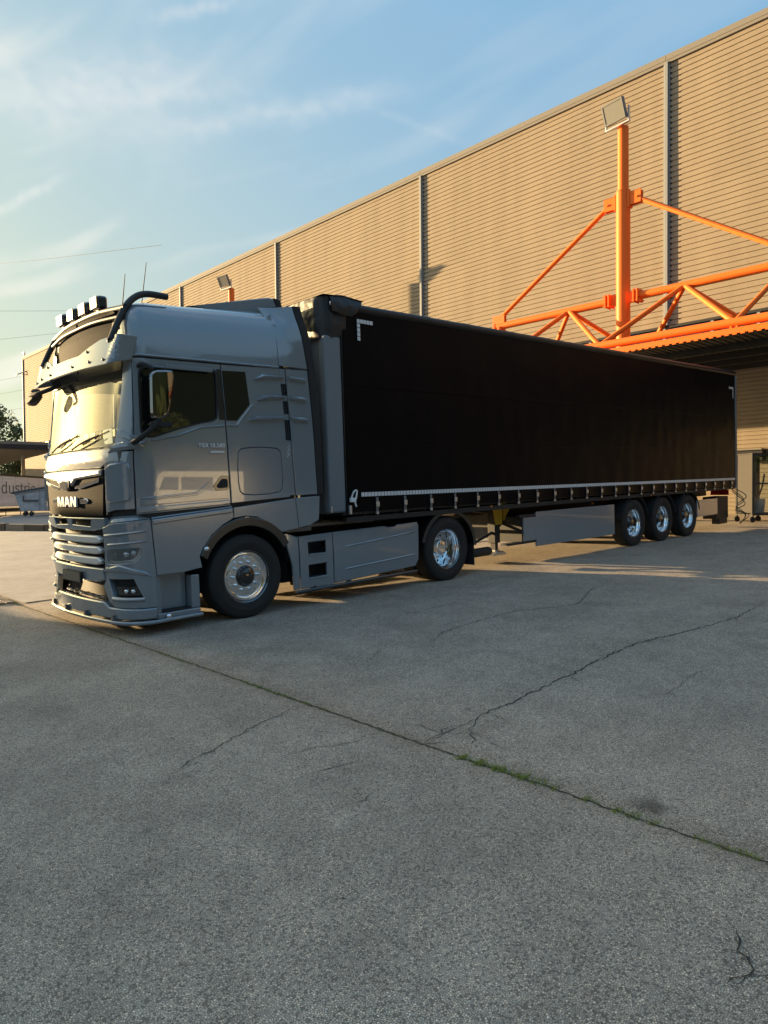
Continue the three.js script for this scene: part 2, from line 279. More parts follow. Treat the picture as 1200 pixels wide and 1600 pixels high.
// ---------------------------------------------------------------- ground
{
  const lines = (a, b, list) => { const out = [a]; let x = a; while (x < b - 1e-6) { let st = 8; for (const [lo, hi, s] of list) if (x >= lo - 1e-6 && x < hi - 1e-6) { st = Math.min(st, s); } else if (x < lo) st = Math.min(st, Math.max(s, lo - x)); x = Math.min(b, x + st); out.push(x); } return out; };
  const Ds = lines(-150, 420, [[0.4, 11, 0.06], [11, 22, 0.3], [-6, 0.4, 0.4]]), Ss = lines(-160, 430, [[0.2, 8, 0.06], [8, 16, 0.3], [-6, 0.2, 0.3]]);
  const pos = [], uv = [], col = [], idx = [], tr = [...Array(26)].map((_, i) => { const r = rng(100 + i); return [1 + 9 * r(), 0.6 + 7 * r(), 0.15 + 0.55 * r(), 0.5 + 1.5 * r(), r()]; });
  for (const s of Ss) for (const D of Ds) {
    const p = W3(D, yard(D), s), near = D > -6 && D < 22 && s > -6 && s < 16;
    let c = 1, dy = 0, warm = 0;
    if (near) {
      c += 0.16 * fbm2(D * 0.45 + 9, s * 0.45, 4) + 0.10 * fbm2(D * 2.3, s * 2.3 + 4, 3);
      c *= 1 - 0.10 * sstep(0.15, 0.5, fbm2(D * 0.8 + 31, s * 0.5 + 2, 4));
      dy = 0.006 * fbm2(D * 0.7, s * 0.7, 3) + 0.0015 * n2(D * 5, s * 5);
      const st = Math.hypot((D - 3.2) / 0.075, (s - 1.56) / 0.10) + 0.5 * n2(D * 9, s * 9); c *= 1 - 0.62 * sstep(1.25, 0.55, st);   // oil stain by the joint
      for (const [a, b, w, l, k] of tr) { const q = Math.hypot((D - a) / (w * 1.4), (s - b) / (w * 0.5)) + 0.55 * n2(D * 3 + k * 40, s * 3); c *= 1 - 0.09 * sstep(1.1, 0.3, q) * (k > 0.5 ? 1 : -0.7); }
      const j = Math.abs(D - 3.06); if (j < 0.16) { const q = sstep(0.16, 0.02, j + 0.05 * n2(s * 6, D * 9)); c *= 1 - 0.18 * q; warm = 0.05 * q; dy -= 0.010 * sstep(0.10, 0.0, j); }
    }
    pos.push(p.x, p.y + dy, p.z); uv.push(D / 2.3, s / 2.3); col.push(c * (1 + warm), c, c * (1 - warm));
  }
  const n = Ds.length; for (let j = 0; j + 1 < Ss.length; j++) for (let i = 0; i + 1 < n; i++) { const a = j * n + i, b = a + 1, c = a + n, d = c + 1; idx.push(a, b, d, a, d, c); }
  const g = new THREE.BufferGeometry(); g.setAttribute('position', new THREE.Float32BufferAttribute(pos, 3)); g.setAttribute('uv', new THREE.Float32BufferAttribute(uv, 2)); g.setAttribute('color', new THREE.Float32BufferAttribute(col, 3)); g.setIndex(idx); g.computeVertexNormals();
  const gy = (D, s) => yard(D) + 0.006 * fbm2(D * 0.7, s * 0.7, 3) + 0.0015 * n2(D * 5, s * 5) - 0.010 * sstep(0.10, 0.0, Math.abs(D - 3.06));
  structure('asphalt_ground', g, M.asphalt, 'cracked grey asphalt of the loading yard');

  // cracks: narrow jagged ribbons with short side branches
  const C = [
    [[8.97, 2.94], [7.83, 2.88], [6.96, 2.98], [6.17, 3.11], [5.70, 3.11], [4.86, 3.03], [4.26, 2.98], [3.72, 2.96], [3.28, 2.91], [3.07, 2.91]],
    [[6.94, 5.77], [6.46, 5.83], [5.87, 5.80], [5.34, 5.78]],
    [[9.33, 5.12], [8.67, 5.06], [7.60, 4.62], [7.16, 4.73], [6.77, 4.91], [6.08, 4.92], [5.34, 4.82], [4.88, 4.53]],
    [[2.97, 4.03], [2.67, 3.97], [2.42, 3.89], [2.17, 3.78], [1.92, 3.70], [1.76, 3.61], [1.71, 3.59]],
    [[2.88, 3.21], [2.69, 3.26], [2.56, 3.34], [2.41, 3.36]], [[2.61, 2.99], [2.48, 3.01], [2.33, 3.04]], [[2.37, 2.62], [2.21, 2.60]], [[2.54, 2.47], [2.45, 2.43]],
    [[4.59, 4.88], [4.01, 4.51], [3.72, 4.54]], [[2.52, 0.93], [2.41, 0.86], [2.38, 0.82], [2.31, 0.82], [2.23, 0.84]], [[5.71, 2.29], [5.34, 2.31], [4.96, 2.26], [4.83, 2.30]],
    [[3.22, 6.73], [3.61, 6.79], [4.22, 6.51], [5.32, 6.54]], [[3.65, 2.98], [3.37, 2.81], [3.20, 2.62]], [[5.44, 3.09], [5.81, 3.36], [5.81, 3.56]], [[3.31, 2.64], [3.29, 2.44]], [[1.83, 3.54], [1.86, 3.44]], [[1.67, 2.08], [1.69, 2.02]],
  ];
  const W = [0.015, 0.010, 0.011, 0.009, 0.006, 0.006, 0.006, 0.005, 0.007, 0.008, 0.006, 0.005, 0.007, 0.006, 0.005, 0.005, 0.005], r = rng(77);
  const ribbon = (P, w, jit = 1) => {
    const cv = new THREE.CatmullRomCurve3(P.map(p => V(p[0], 0, p[1])), false, 'catmullrom', 0.3), L = cv.getLength(), n = Math.max(6, Math.round(L / 0.03)), ps = cv.getSpacedPoints(n), pos = [], idx = [];
    ps.forEach((p, i) => { const q = ps[Math.min(n, i + 1)], o = ps[Math.max(0, i - 1)], tx = q.x - o.x, tz = q.z - o.z, l = Math.hypot(tx, tz) || 1, nx = -tz / l, nz = tx / l, u = i / n, ta = Math.sqrt(Math.max(0.02, Math.min(1, 5 * u, 5 * (1 - u)))), j = jit * (0.022 * n2(p.x * 9 + 3, p.z * 9) + 0.012 * (r() - 0.5)), ww = w * ta * (0.25 + 0.95 * r()) * 0.5; for (const k of [-1, 1]) { const D = p.x + nx * (j + k * ww), s = p.z + nz * (j + k * ww), v = W3(D, gy(D, s) + 0.004, s); pos.push(v.x, v.y, v.z); } if (i < n) idx.push(2 * i, 2 * i + 1, 2 * i + 3, 2 * i, 2 * i + 3, 2 * i + 2); });
    const g = new THREE.BufferGeometry(); g.setAttribute('position', new THREE.Float32BufferAttribute(pos, 3)); g.setIndex(idx); g.computeVertexNormals(); return clean(g);
  };
  C.forEach((P, i) => {
    const gs = [ribbon(P, W[i])];
    for (let k = 0; k < P.length; k++) for (let b = 0; b < 2; b++) { const a = r() * 6.28, l = (0.08 + 0.22 * r()) * (W[i] > 0.011 ? 1 : 0.5), p = P[k]; gs.push(ribbon([p, [p[0] + 0.5 * l * Math.cos(a), p[1] + 0.5 * l * Math.sin(a)], [p[0] + l * Math.cos(a + 0.7 * (r() - 0.5)), p[1] + l * Math.sin(a + 0.7 * (r() - 0.5))]], W[i] * 0.4)); }
    structure('asphalt_crack', gs, M.crack);
  });
  structure('pavement_joint', [ribbon([[3.06, -2], [3.055, 2], [3.065, 6], [3.06, 10.7]], 0.010, 0.35), ribbon([[3.075, -2], [3.045, 3], [3.07, 7], [3.06, 10.7]], 0.006, 0.5)], M.crack, 'straight open joint crossing the asphalt');

  // grass in the joint
  const pos2 = [], dens = [[0.9, 1.0, 0.5], [1.02, 1.30, 1.0], [1.40, 1.55, 1.2], [1.55, 1.84, 1.5], [1.98, 2.16, 1.3], [2.16, 2.62, 2.4], [2.62, 3.3, 0.25], [3.3, 3.7, 0.25], [3.8, 4.4, 0.7], [4.4, 4.9, 0.9], [4.9, 5.8, 0.35], [5.8, 6.5, 0.7], [6.8, 8.2, 0.4], [8.5, 10.6, 0.3], [10.7, 13.5, 1.2]];
  for (const [a, b, q] of dens) for (let i = 0; i < (b - a) * q * 1500; i++) {
    const s = lerp(a, b, r()), cl = n2(s * 14, 3); if (cl < -0.15 && r() < 0.8) continue; const D = 3.06 + (r() + r() - 1) * (0.028 + 0.022 * q * Math.max(0, cl)) * (q > 1 ? 1.25 : 0.9), h = (0.006 + 0.014 * r() * r()) * (0.7 + 0.3 * q), a0 = r() * 6.28, w = 0.0016 + 0.0012 * r(), y = gy(D, s), lx = (r() - 0.5) * 2.6 * h, lz = (r() - 0.5) * 2.6 * h;
    const B = W3(D, y, s), c = Math.cos(a0) * w, e = Math.sin(a0) * w; pos2.push(B.x - c, B.y, B.z - e, B.x + c, B.y, B.z + e, B.x + lx, B.y + h, B.z + lz);
  }
  const gg = new THREE.BufferGeometry(); gg.setAttribute('position', new THREE.Float32BufferAttribute(pos2, 3)); gg.computeVertexNormals();
  tag(obj('joint_grass', gg, M.grass), 'short green grass growing along the straight asphalt joint', 'grass', null, 'stuff');

  // loose grit and pale chips on the asphalt
  const gr = []; const ico = new THREE.TetrahedronGeometry(1, 0); for (let i = 0; i < 130; i++) { const D = 0.8 + 8 * r() * r(), s = 0.4 + 7 * r(), k = 0.0025 + 0.004 * r(); const g2 = ico.clone().scale(k, k * 0.6, k * 1.3); g2.rotateY(r() * 6); const p = W3(D, gy(D, s) + k * 0.3, s); g2.translate(p.x, p.y, p.z); gr.push(g2); }
  tag(obj('loose_grit', gr, M.concrete), 'pale grit and stone chips scattered on the asphalt', 'grit', null, 'stuff');

  // concrete apron beyond the joint, on the far side of the lorry
  const apron = new THREE.Group(); apron.name = 'concrete_apron'; apron.userData.kind = 'structure'; scene.add(apron);
  for (let k = 0; k < 12; k++) for (let m = 0; m < 4; m++) {
    const s0 = 10.72 + k * 5, s1 = s0 + 4.985, D0 = 3.12 + m * 5.3, D1 = Math.min(24.35, D0 + 5.285), n = k < 4 ? 6 : 1;
    const g3 = grid(n, n, (u, v) => { const D = lerp(D0, D1, u), s = lerp(s0, s1, v); return W3(D, yard(D) + 0.012 + 0.003 * n2(D, s), s); }, (u, v) => [lerp(D0, D1, u) / 3.1 + k * 0.37, lerp(s0, s1, v) / 3.1 + m * 0.21]);
    obj('concrete_slab', g3, M.concrete, apron);
  }
  const cb = []; for (let i = 0; i < 20; i++) for (let j = 0; j < 2; j++) { const s = 10.9 + i * 0.125, D = 2.86 + j * 0.125; const b = new RoundedBoxGeometry(0.108, 0.05, 0.108, 1, 0.015); b.rotateY(TURN + 0.12 * (r() - 0.5)); const p = W3(D, yard(D) + 0.002 + 0.01 * r(), s); b.translate(p.x, p.y, p.z); cb.push(b); }
  const gut = obj('cobble_gutter', cb, M.kerb); gut.userData.kind = 'structure';
}
console.log('ground done');

// ---------------------------------------------------------------- warehouse
const CAMH = 1.5916, WALL = 24.5, BAY = 11.86, POST0 = 11.36, ROOF = 15.32 + CAMH, SILL = 5.9 + CAMH, WINB = 5.05 + CAMH;
function corrugated(z0, z1, y0, y1, pitch, depth, x0, cols, seed) { // sheet facing -x, ribs along z
  const prof = []; for (let y = y0; y < y1 - 1e-6; y += pitch) prof.push([y, 0], [y + pitch * 0.70, 0], [y + pitch * 0.76, depth], [y + pitch * 0.94, depth]);
  const P = prof.filter(p => p[0] <= y1); P.push([y1, 0]);
  const pos = [], uv = [], idx = [];
  for (let i = 0; i <= cols; i++) { const z = lerp(z0, z1, i / cols), fix = (i % 3 === 0) ? 0.006 : 0; for (const [y, d] of P) { pos.push(x0 + d + fix * (0.6 + 0.4 * n2(i * 3.3 + seed, y * 0.8)) + 0.0035 * n2(z * 0.6 + seed, y * 0.35), y, z); uv.push(z / 6, y / 6); } }
  const n = P.length; for (let i = 0; i < cols; i++) for (let k = 0; k + 1 < n; k++) { const a = i * n + k; idx.push(a, a + 1, a + n + 1, a, a + n + 1, a + n); }
  const g = new THREE.BufferGeometry(); g.setAttribute('position', new THREE.Float32BufferAttribute(pos, 3)); g.setAttribute('uv', new THREE.Float32BufferAttribute(uv, 2)); g.setIndex(idx); return toCreasedNormals(g.toNonIndexed(), 0.3);
}
{
  const w = thing('warehouse', 'long tall beige warehouse clad in horizontal ribbed metal sheet', 'warehouse');
  w.position.copy(W3(WALL, 0, 0)); w.rotation.y = TURN;      // local x = D - WALL, z = -s
  const z = s => -s;
  const posts = []; for (let k = -2; k <= 5; k++) posts.push(POST0 + BAY * k); const END = POST0 + BAY * 6 + 0.35; posts.push(END);
  for (let k = 0; k + 1 < posts.length; k++) {
    const a = posts[k] + 0.10, b = posts[k + 1] - 0.10;
    obj('cladding_sheet', corrugated(z(b), z(a), SILL, ROOF - 0.32, 0.19, 0.031, 0, 36, k * 7), M.clad, w);
    obj('lower_cladding_sheet', corrugated(z(b), z(a), 0.75, WINB - 0.1, 0.135, 0.03, 0.0, 18, 50 + k * 7), M.clad, w);
    obj('coping', [bx(-0.09, 0.6, ROOF - 0.24, ROOF - 0.04, z(posts[k + 1]) + 0.003, z(posts[k]) - 0.003, 0.01), bx(-0.075, 0.1, ROOF - 0.34, ROOF - 0.241, z(posts[k + 1]), z(posts[k]))], M.coping, w);
    if (k < posts.length - 2 || true) {
      const s = posts[k + 1] - (k === posts.length - 2 ? 0.12 : 0);
      const teeth = []; for (let y = SILL + 0.02; y < ROOF - 0.4; y += 0.19) teeth.push(bx(-0.012, 0.03, y + 0.135, y + 0.185, z(s) + 0.115, z(s) + 0.155));
      const po = obj('joint_post', [bx(-0.05, 0.05, SILL, ROOF - 0.30, z(s) - 0.11, z(s) - 0.05), bx(-0.11, 0.05, SILL, ROOF - 0.301, z(s) - 0.05, z(s) + 0.07, 0.008), bx(-0.03, 0.05, SILL, ROOF - 0.302, z(s) + 0.07, z(s) + 0.11)], M.zinc, w);
      obj('closure_strip', teeth, M.plastic, po).userData.kind = 'stuff';
    }
    // window band
    const n = 8, wz = (b - a) / n; const fr = obj('window_band', [bx(-0.02, 0.10, SILL - 0.09, SILL, z(b), z(a)), bx(-0.04, 0.10, WINB - 0.1, WINB, z(b), z(a))], M.plastic, w);
    for (let i = 0; i < n; i++) { const s0 = a + i * wz, s1 = s0 + wz; obj('pane', bx(0.07, 0.085, WINB, SILL - 0.09, z(s1) + 0.055, z(s0) - 0.055), i % 3 === 2 ? M.clad : M.pane, fr); obj('mullion', bx(0.0, 0.10, WINB, SILL - 0.09, z(s0) - 0.05, z(s0) + 0.05), M.zinc, fr); }
  }
  obj('backing_wall', bx(0.11, 0.6, 0.3, ROOF - 0.31, z(END) + 0.12, z(posts[0])), M.zinc, w);
  obj('end_wall', bx(0.61, 40, 0.3, ROOF - 0.02, z(END) + 0.02, z(END) + 0.4), M.clad, w);
  obj('roof', bx(0.6, 40, ROOF - 0.3, ROOF - 0.1, z(END) + 0.4, z(posts[0])), M.zinc, w);
  obj('roof_aerial', [rod(V(0.2, ROOF - 1, z(END) - 0.02), V(0.2, ROOF + 0.6, z(END) - 0.02), 0.06), rod(V(0.2, ROOF + 0.55, z(END) - 0.9), V(0.2, ROOF + 0.5, z(END)), 0.05), rod(V(0.2, ROOF - 1.6, z(END) - 3.2), V(-0.5, ROOF - 1.9, z(END) - 0.1), 0.06), rod(V(0.2, ROOF - 1.6, z(END) + 1.8), V(-0.5, ROOF - 1.9, z(END) - 0.1), 0.06)], M.steel, w);
}

// ---------------------------------------------------------------- orange canopies
function floodlight(p, yaw, pitch, scale, label) {
  const f = thing('floodlight', label, 'floodlight', 'floodlights on the orange masts'); f.position.copy(p); f.rotation.order = 'YXZ';
  f.rotation.set(0, yaw, 0); f.scale.setScalar(scale);
  const tilt = g => g.map(q => q.rotateX(pitch).translate(0, 0.42, 0.1));
  const body = ext([[-0.36, -0.28], [0.36, -0.28], [0.36, 0.28], [-0.36, 0.28]], 0.10, 0.02), back = bx(-0.26, 0.26, -0.2, 0.2, -0.14, 0.0, 0.03);
  obj('housing', tilt([body.translate(0, 0, 0), back]), M.steel, f);
  obj('glass', tilt([bx(-0.33, 0.33, -0.25, 0.25, 0.121, 0.135)]), M.floodGlass, f);
  obj('bezel', tilt([bx(-0.385, 0.385, 0.25, 0.30, 0.10, 0.15), bx(-0.385, 0.385, -0.30, -0.25, 0.10, 0.15), bx(-0.385, -0.33, -0.25, 0.25, 0.10, 0.15), bx(0.33, 0.385, -0.25, 0.25, 0.10, 0.15)]), M.galvDark, f);
  obj('bracket', [bx(-0.44, -0.40, 0.02, 0.46, -0.03, 0.05), bx(0.40, 0.44, 0.02, 0.46, -0.03, 0.05), bx(-0.44, 0.44, -0.02, 0.02, -0.05, 0.05)], M.alu, f);
  return f;
}
function canopy(s0, half, label, ext0 = 0.25, ext1 = 0.25) {
  const c = thing('loading_canopy', label, 'canopy', 'orange truss canopies along the warehouse'); c.position.copy(W3(21, yard(21), s0)); c.rotation.y = TURN;
  const h = y => y * 1.05 + CAMH - yard(21), FD = -1.45, BD = 1.45, TOP = h(5.86), BOT = h(4.26), DK = h(3.93), Z = half;
  const pil = obj('pillar', new THREE.CylinderGeometry(0.215, 0.215, h(9.05), 28).translate(0, h(9.05) / 2, 0), M.orange, c);
  obj('base_plate', bx(-0.4, 0.4, 0, 0.04, -0.4, 0.4), M.orange, pil);
  obj('collar', new THREE.CylinderGeometry(0.222, 0.222, 0.03, 28).translate(0, h(9.05), 0), M.orange, pil);
  obj('mast', new THREE.CylinderGeometry(0.165, 0.165, h(10.95) - h(9.05), 24).translate(0, (h(10.95) + h(9.05)) / 2 + 0.01, 0), M.orange, c);
  for (const k of [-1, 1]) {
    const st = obj('stay', rod(V(0, h(8.78), k * 0.42), V(0, h(6.05), k * (Z - 0.05)), 0.075, 12), M.orange, c);
    obj('stay_bracket', [bx(-0.09, -0.05, h(8.58), h(8.95), k * 0.2, k * 0.62), bx(0.05, 0.09, h(8.58), h(8.95), k * 0.2, k * 0.62), rod(V(-0.13, h(8.75), k * 0.50), V(0.13, h(8.75), k * 0.50), 0.035), bx(-0.12, 0.12, h(8.52), h(9.0), k * 0.20, k * 0.25)], M.orange, st);
    obj('stay_shoe', [bx(-0.07, -0.03, h(5.75), h(6.22), k * (Z - 0.4), k * (Z + 0.12)), bx(0.03, 0.07, h(5.75), h(6.22), k * (Z - 0.4), k * (Z + 0.12))], M.orange, st);
    const tc = obj('top_chord', [rod(V(0, TOP, k * 0.5), V(0, TOP, k * Z), 0.115, 18), rod(V(0, TOP, k * Z), V(0, TOP, k * (Z + 0.03)), 0.13, 18)], M.orange, c);
    obj('flange', [bx(-0.19, 0.19, TOP - 0.2, TOP + 0.2, k * 0.40, k * 0.44), bx(-0.19, 0.19, TOP - 0.2, TOP + 0.2, k * 0.52, k * 0.56), bx(-0.05, 0.05, TOP - 0.17, TOP + 0.17, k * 0.18, k * 0.40), ...[-1, 1].flatMap(a => [-1, 1].map(b => rod(V(a * 0.15, TOP + b * 0.15, k * 0.37), V(a * 0.15, TOP + b * 0.15, k * 0.62), 0.022, 6)))], M.orange, tc);
  }
  for (const x of [FD, BD]) obj(x < 0 ? 'front_chord' : 'rear_chord', rod(V(x, BOT, -Z), V(x, BOT, Z), 0.115, 18), M.orange, c);
  const nodes = [-1.95, 1.95];
  for (const zt of nodes) for (const x of [FD, BD]) for (const k of [-1, 1]) obj('diagonal', rod(V(0, TOP, zt), V(x, BOT, zt + k * 1.95), 0.075, 12), M.orange, c);
  for (const k of [-1, 1]) for (const x of [FD, BD]) obj('diagonal', rod(V(0, TOP, k * (Z - 0.15)), V(x, BOT, k * 3.9), 0.07, 12), M.orange, c);
  // ribbed deck with orange edge trim
  const za = -(Z + ext1), zb = Z + ext0; const prof = []; for (let q = za; q < zb; q += 0.2) prof.push([q, 0], [q + 0.11, 0], [q + 0.13, 0.04], [q + 0.18, 0.04]);
  const x0 = FD - 0.12, x1 = 3.42, pos = [], idx = []; for (const x of [x0, x1]) for (const [q, y] of prof) pos.push(x, DK + 0.02 + y, q); const n = prof.length; for (let i = 0; i + 1 < n; i++) idx.push(i, i + 1, n + i + 1, i, n + i + 1, n + i);
  const dg = new THREE.BufferGeometry(); dg.setAttribute('position', new THREE.Float32BufferAttribute(pos, 3)); dg.setIndex(idx);
  const dk = obj('deck', [clean(toCreasedNormals(dg.toNonIndexed(), 0.2)), bx(x0 + 0.01, x1, DK + 0.065, DK + 0.10, za, zb)], M.deck, c);
  obj('edge_trim', [bx(x0 - 0.03, x0, DK + 0.03, DK + 0.16, za, zb), bx(x0 - 0.03, x0 + 0.12, DK + 0.161, DK + 0.175, za, zb), ...[...Array(Math.floor((zb - za) / 0.2))].map((_, i) => bx(x0 - 0.028, x0 - 0.002, DK - 0.005, DK + 0.03, za + i * 0.2, za + i * 0.2 + 0.11))], M.orange, dk);
  for (const k of [-3.9, 0, 3.9]) for (const x of [FD, BD]) obj('hanger', [bx(x - 0.06, x + 0.06, DK + 0.10, BOT - 0.08, k - 0.1, k - 0.05), bx(x - 0.06, x + 0.06, DK + 0.10, BOT - 0.08, k + 0.05, k + 0.1), rod(V(x, DK + 0.16, k - 0.16), V(x, DK + 0.16, k + 0.16), 0.035)], M.orange, c);
  for (const x of [-0.3, 0.9, 2.0, 3.1]) obj('purlin', bx(x - 0.05, x + 0.05, DK - 0.16, DK + 0.018, za, zb), M.deckDark, c);
  obj('strip_lamp', bx(1.2, 1.35, DK - 0.20, DK - 0.10, -0.9, 0.9, 0.02), M.whitePaint, c);
  return c;
}
canopy(11.15, 5.0, 'orange tubular truss canopy hung from a tall orange pillar, above the trailer\'s rear end', 14, 12.9);
canopy(34.43, 5.0, 'orange truss canopy hidden behind the cab, only its orange mast showing above the cab roof');
floodlight(W3(20.78, 10.95 * 1.05 + CAMH, 11.22), TURN - Math.PI / 2 - 0.15, 0.35, 1.0, 'large square floodlight on top of the tall orange pillar at the right');
floodlight(W3(20.78, 10.95 * 1.05 + CAMH, 34.6), TURN - Math.PI / 2 + 0.15, 0.45, 1.0, 'small distant floodlight on the orange mast seen above the cab roof');
console.log('buildings done');

// ---------------------------------------------------------------- wheels
const TRUCK = V(-2.456, 1.5916 - 1.4412, -9.2472);          // front axle, centre of the lorry, on the ground
function seat(o, x = 0, y = 0, z = 0) { // place a group in the lorry's frame: x to the rear, z to the camera's side
  o.rotation.order = 'YZX'; o.rotation.set(0, TURN, Math.atan(SLOPE)); o.updateMatrix();
  o.position.copy(TRUCK).add(V(x, y, z).applyEuler(o.rotation)); return o;
}
const tyreGeo = (() => {
  const R = 0.5, P = [[0.292, -0.12], [0.31, -0.135], [0.36, -0.152], [0.42, -0.154], [0.46, -0.147], [0.482, -0.136], [0.494, -0.122]];
  for (const g of [-0.09, -0.045, 0.0, 0.045, 0.09]) P.push([R - 0.002, g - 0.006], [R - 0.014, g - 0.004], [R - 0.014, g + 0.004], [R - 0.002, g + 0.006]);
  P.push([0.494, 0.122], [0.482, 0.136], [0.470, 0.143], [0.466, 0.146], [0.455, 0.1485], [0.43, 0.153], [0.405, 0.1555], [0.402, 0.157], [0.392, 0.157], [0.389, 0.1555], [0.36, 0.152], [0.338, 0.146], [0.334, 0.1475], [0.326, 0.146], [0.31, 0.135], [0.292, 0.12]);
  const base = lathe(P, 72), gs = [base]; for (let i = 0; i < 90; i++) gs.push(bx(-0.0035, 0.0035, 0.462, 0.484, 0.1425, 0.1465).rotateZ(i * Math.PI / 45)); return merge(gs);
})();
function annulus(r0, r1, z, d, n, rh, rr, bev = 0.003) {
  const s = new THREE.Shape(); s.absarc(0, 0, r1, 0, Math.PI * 2); const h = new THREE.Path(); h.absarc(0, 0, r0, 0, Math.PI * 2, true); s.holes.push(h);
  for (let i = 0; i < n; i++) { const a = (i + 0.5) / n * Math.PI * 2, q = new THREE.Path(); q.absarc(rr * Math.cos(a), rr * Math.sin(a), rh, 0, Math.PI * 2, true); s.holes.push(q); }
  return new THREE.ExtrudeGeometry(s, { depth: d, bevelEnabled: true, bevelSize: bev, bevelThickness: bev, bevelSegments: 2, curveSegments: 40 }).translate(0, 0, z);
}
function nutRing(n, r, z, len, rad) { const gs = []; for (let i = 0; i < n; i++) { const a = i / n * Math.PI * 2; gs.push(new THREE.CylinderGeometry(rad * 0.72, rad, len, 8).rotateX(Math.PI / 2).translate(r * Math.cos(a), r * Math.sin(a), z + len / 2), new THREE.CylinderGeometry(rad * 1.35, rad * 1.35, 0.008, 12).rotateX(Math.PI / 2).translate(r * Math.cos(a), r * Math.sin(a), z + 0.003)); } return gs; }
const rimLip = [[0.287, -0.10], [0.283, 0.02], [0.284, 0.085], [0.290, 0.110], [0.298, 0.122], [0.306, 0.132], [0.3135, 0.136], [0.3145, 0.131], [0.312, 0.124]];
const wheelKinds = {
  steer: [['rim', M.chrome, [lathe([[0.30, 0.118], ...rimLip.slice(3)], 64), lathe([[0.205, 0.098], [0.232, 0.094], [0.248, 0.078], [0.262, 0.062], [0.274, 0.064], [0.283, 0.085], [0.290, 0.110], [0.298, 0.122]], 64), annulus(0.128, 0.238, 0.084, 0.012, 10, 0.0155, 0.213)]],
    ['wheel_nut', M.chrome, nutRing(1, 0.1675, 0.099, 0.045, 0.019), 10], ['hub', M.gloss, [lathe([[0.13, 0.06], [0.127, 0.104], [0.118, 0.118], [0.10, 0.124], [0.094, 0.15], [0.085, 0.162], [0.05, 0.166], [0.046, 0.172], [0.0, 0.174]], 40), ...nutRing(8, 0.108, 0.118, 0.012, 0.007)]], ['brake_drum', M.chassis, [lathe([[0.0, 0.02], [0.27, 0.02], [0.275, -0.1]], 40)]]],
  drive: [['rim', M.chrome, [lathe(rimLip, 64), lathe([[0.29, 0.10], [0.272, 0.070], [0.262, 0.02], [0.256, -0.04], [0.25, -0.075]], 64), lathe([[0.25, -0.075], [0.236, -0.088]], 64), annulus(0.128, 0.236, -0.102, 0.012, 10, 0.024, 0.205)]],
    ['wheel_nut', M.chrome, nutRing(1, 0.1675, -0.09, 0.05, 0.019), 10], ['hub', M.chrome, [lathe([[0.13, -0.10], [0.126, 0.0], [0.12, 0.02], [0.105, 0.028], [0.06, 0.032], [0, 0.034]], 40), ...nutRing(8, 0.09, 0.026, 0.012, 0.008)]], ['brake_drum', M.chassis, [lathe([[0.0, -0.13], [0.24, -0.13], [0.245, -0.2]], 40)]]],
  trailer: [['rim', M.chrome, [lathe(rimLip, 64), lathe([[0.29, 0.10], [0.272, 0.070], [0.264, 0.035], [0.258, 0.0], [0.25, -0.02]], 64), lathe([[0.25, -0.02], [0.236, -0.026]], 64), annulus(0.142, 0.236, -0.042, 0.012, 10, 0.022, 0.212)]],
    ['wheel_nut', M.chrome, nutRing(1, 0.1675, -0.028, 0.055, 0.019), 10], ['hub', M.gloss, [lathe([[0.14, -0.03], [0.13, 0.02], [0.12, 0.04], [0.085, 0.05], [0.08, 0.085], [0.07, 0.092], [0, 0.094]], 36)]], ['brake_drum', M.chassis, [lathe([[0.0, -0.07], [0.24, -0.07], [0.245, -0.15]], 40)]]],
};
for (const k in wheelKinds) for (const q of wheelKinds[k]) q[2] = merge(q[2]);
function wheel(kind, parent, x, z, side, dual) {
  const w = part('wheel', parent); w.position.set(x, 0.5, z); if (side < 0) w.rotation.y = Math.PI; w.rotation.z = (x * 1.7) % 6;
  obj('tyre', tyreGeo, M.tyre, w); for (const [n, m, g, k = 1] of wheelKinds[kind]) for (let i = 0; i < k; i++) obj(n, g, m, w).rotation.z = i / k * Math.PI * 2;
  if (dual) obj('inner_tyre', tyreGeo.clone().translate(0, 0, -0.335), M.tyre, w);
  return w;
}

// ---------------------------------------------------------------- tractor cab: a bent sheet described by (a, t); a runs from the front centre round the corner and back along the side, t is height
const leanK = [[0, 0], [0.9, -0.02], [1.28, -0.055], [1.9, -0.055], [2.12, 0.015], [2.8, 0.13], [3.0, 0.14], [3.3, 0.28], [3.8, 0.5]];
function cabRef(a) {
  const s = a < 0 ? -1 : 1; a = Math.abs(a);
  if (a <= 0.92) return [-1.50 + 0.07 * (a / 0.92) ** 2, s * a];
  if (a <= 1.42) { const q = (a - 0.92) / 0.5, p = 1 - q, B = (k, l, m, n) => p * p * p * k + 3 * q * p * p * l + 3 * q * q * p * m + q * q * q * n; return [B(-1.43, -1.40, -1.30, -1.12), s * B(0.92, 1.12, 1.235, 1.235)]; }
  return [-2.54 + a, s * 1.235];
}
function cabP(a, t) { const [x, z] = cabRef(a), wf = 1 - sstep(0.85, 1.42, Math.abs(a)); return V(x + lut(leanK, t) * wf, t, z - Math.sign(z) * 0.03 * sstep(2.0, 3.2, t)); }
function cabS(a, t, o = 0) { const p = cabP(a, t); if (!o) return p; const e = 0.004, da = cabP(a + e, t).sub(cabP(a - e, t)), dt = cabP(a, t + e).sub(cabP(a, t - e)); return p.add(da.cross(dt).normalize().multiplyScalar(o)); }
const SX = x => x + 2.54;                                 // side station -> a
const side = (P, sg = 1) => P.map(([x, t]) => [sg * SX(x), t]);
const mir = P => P.map(([a, t]) => [-a, t]);
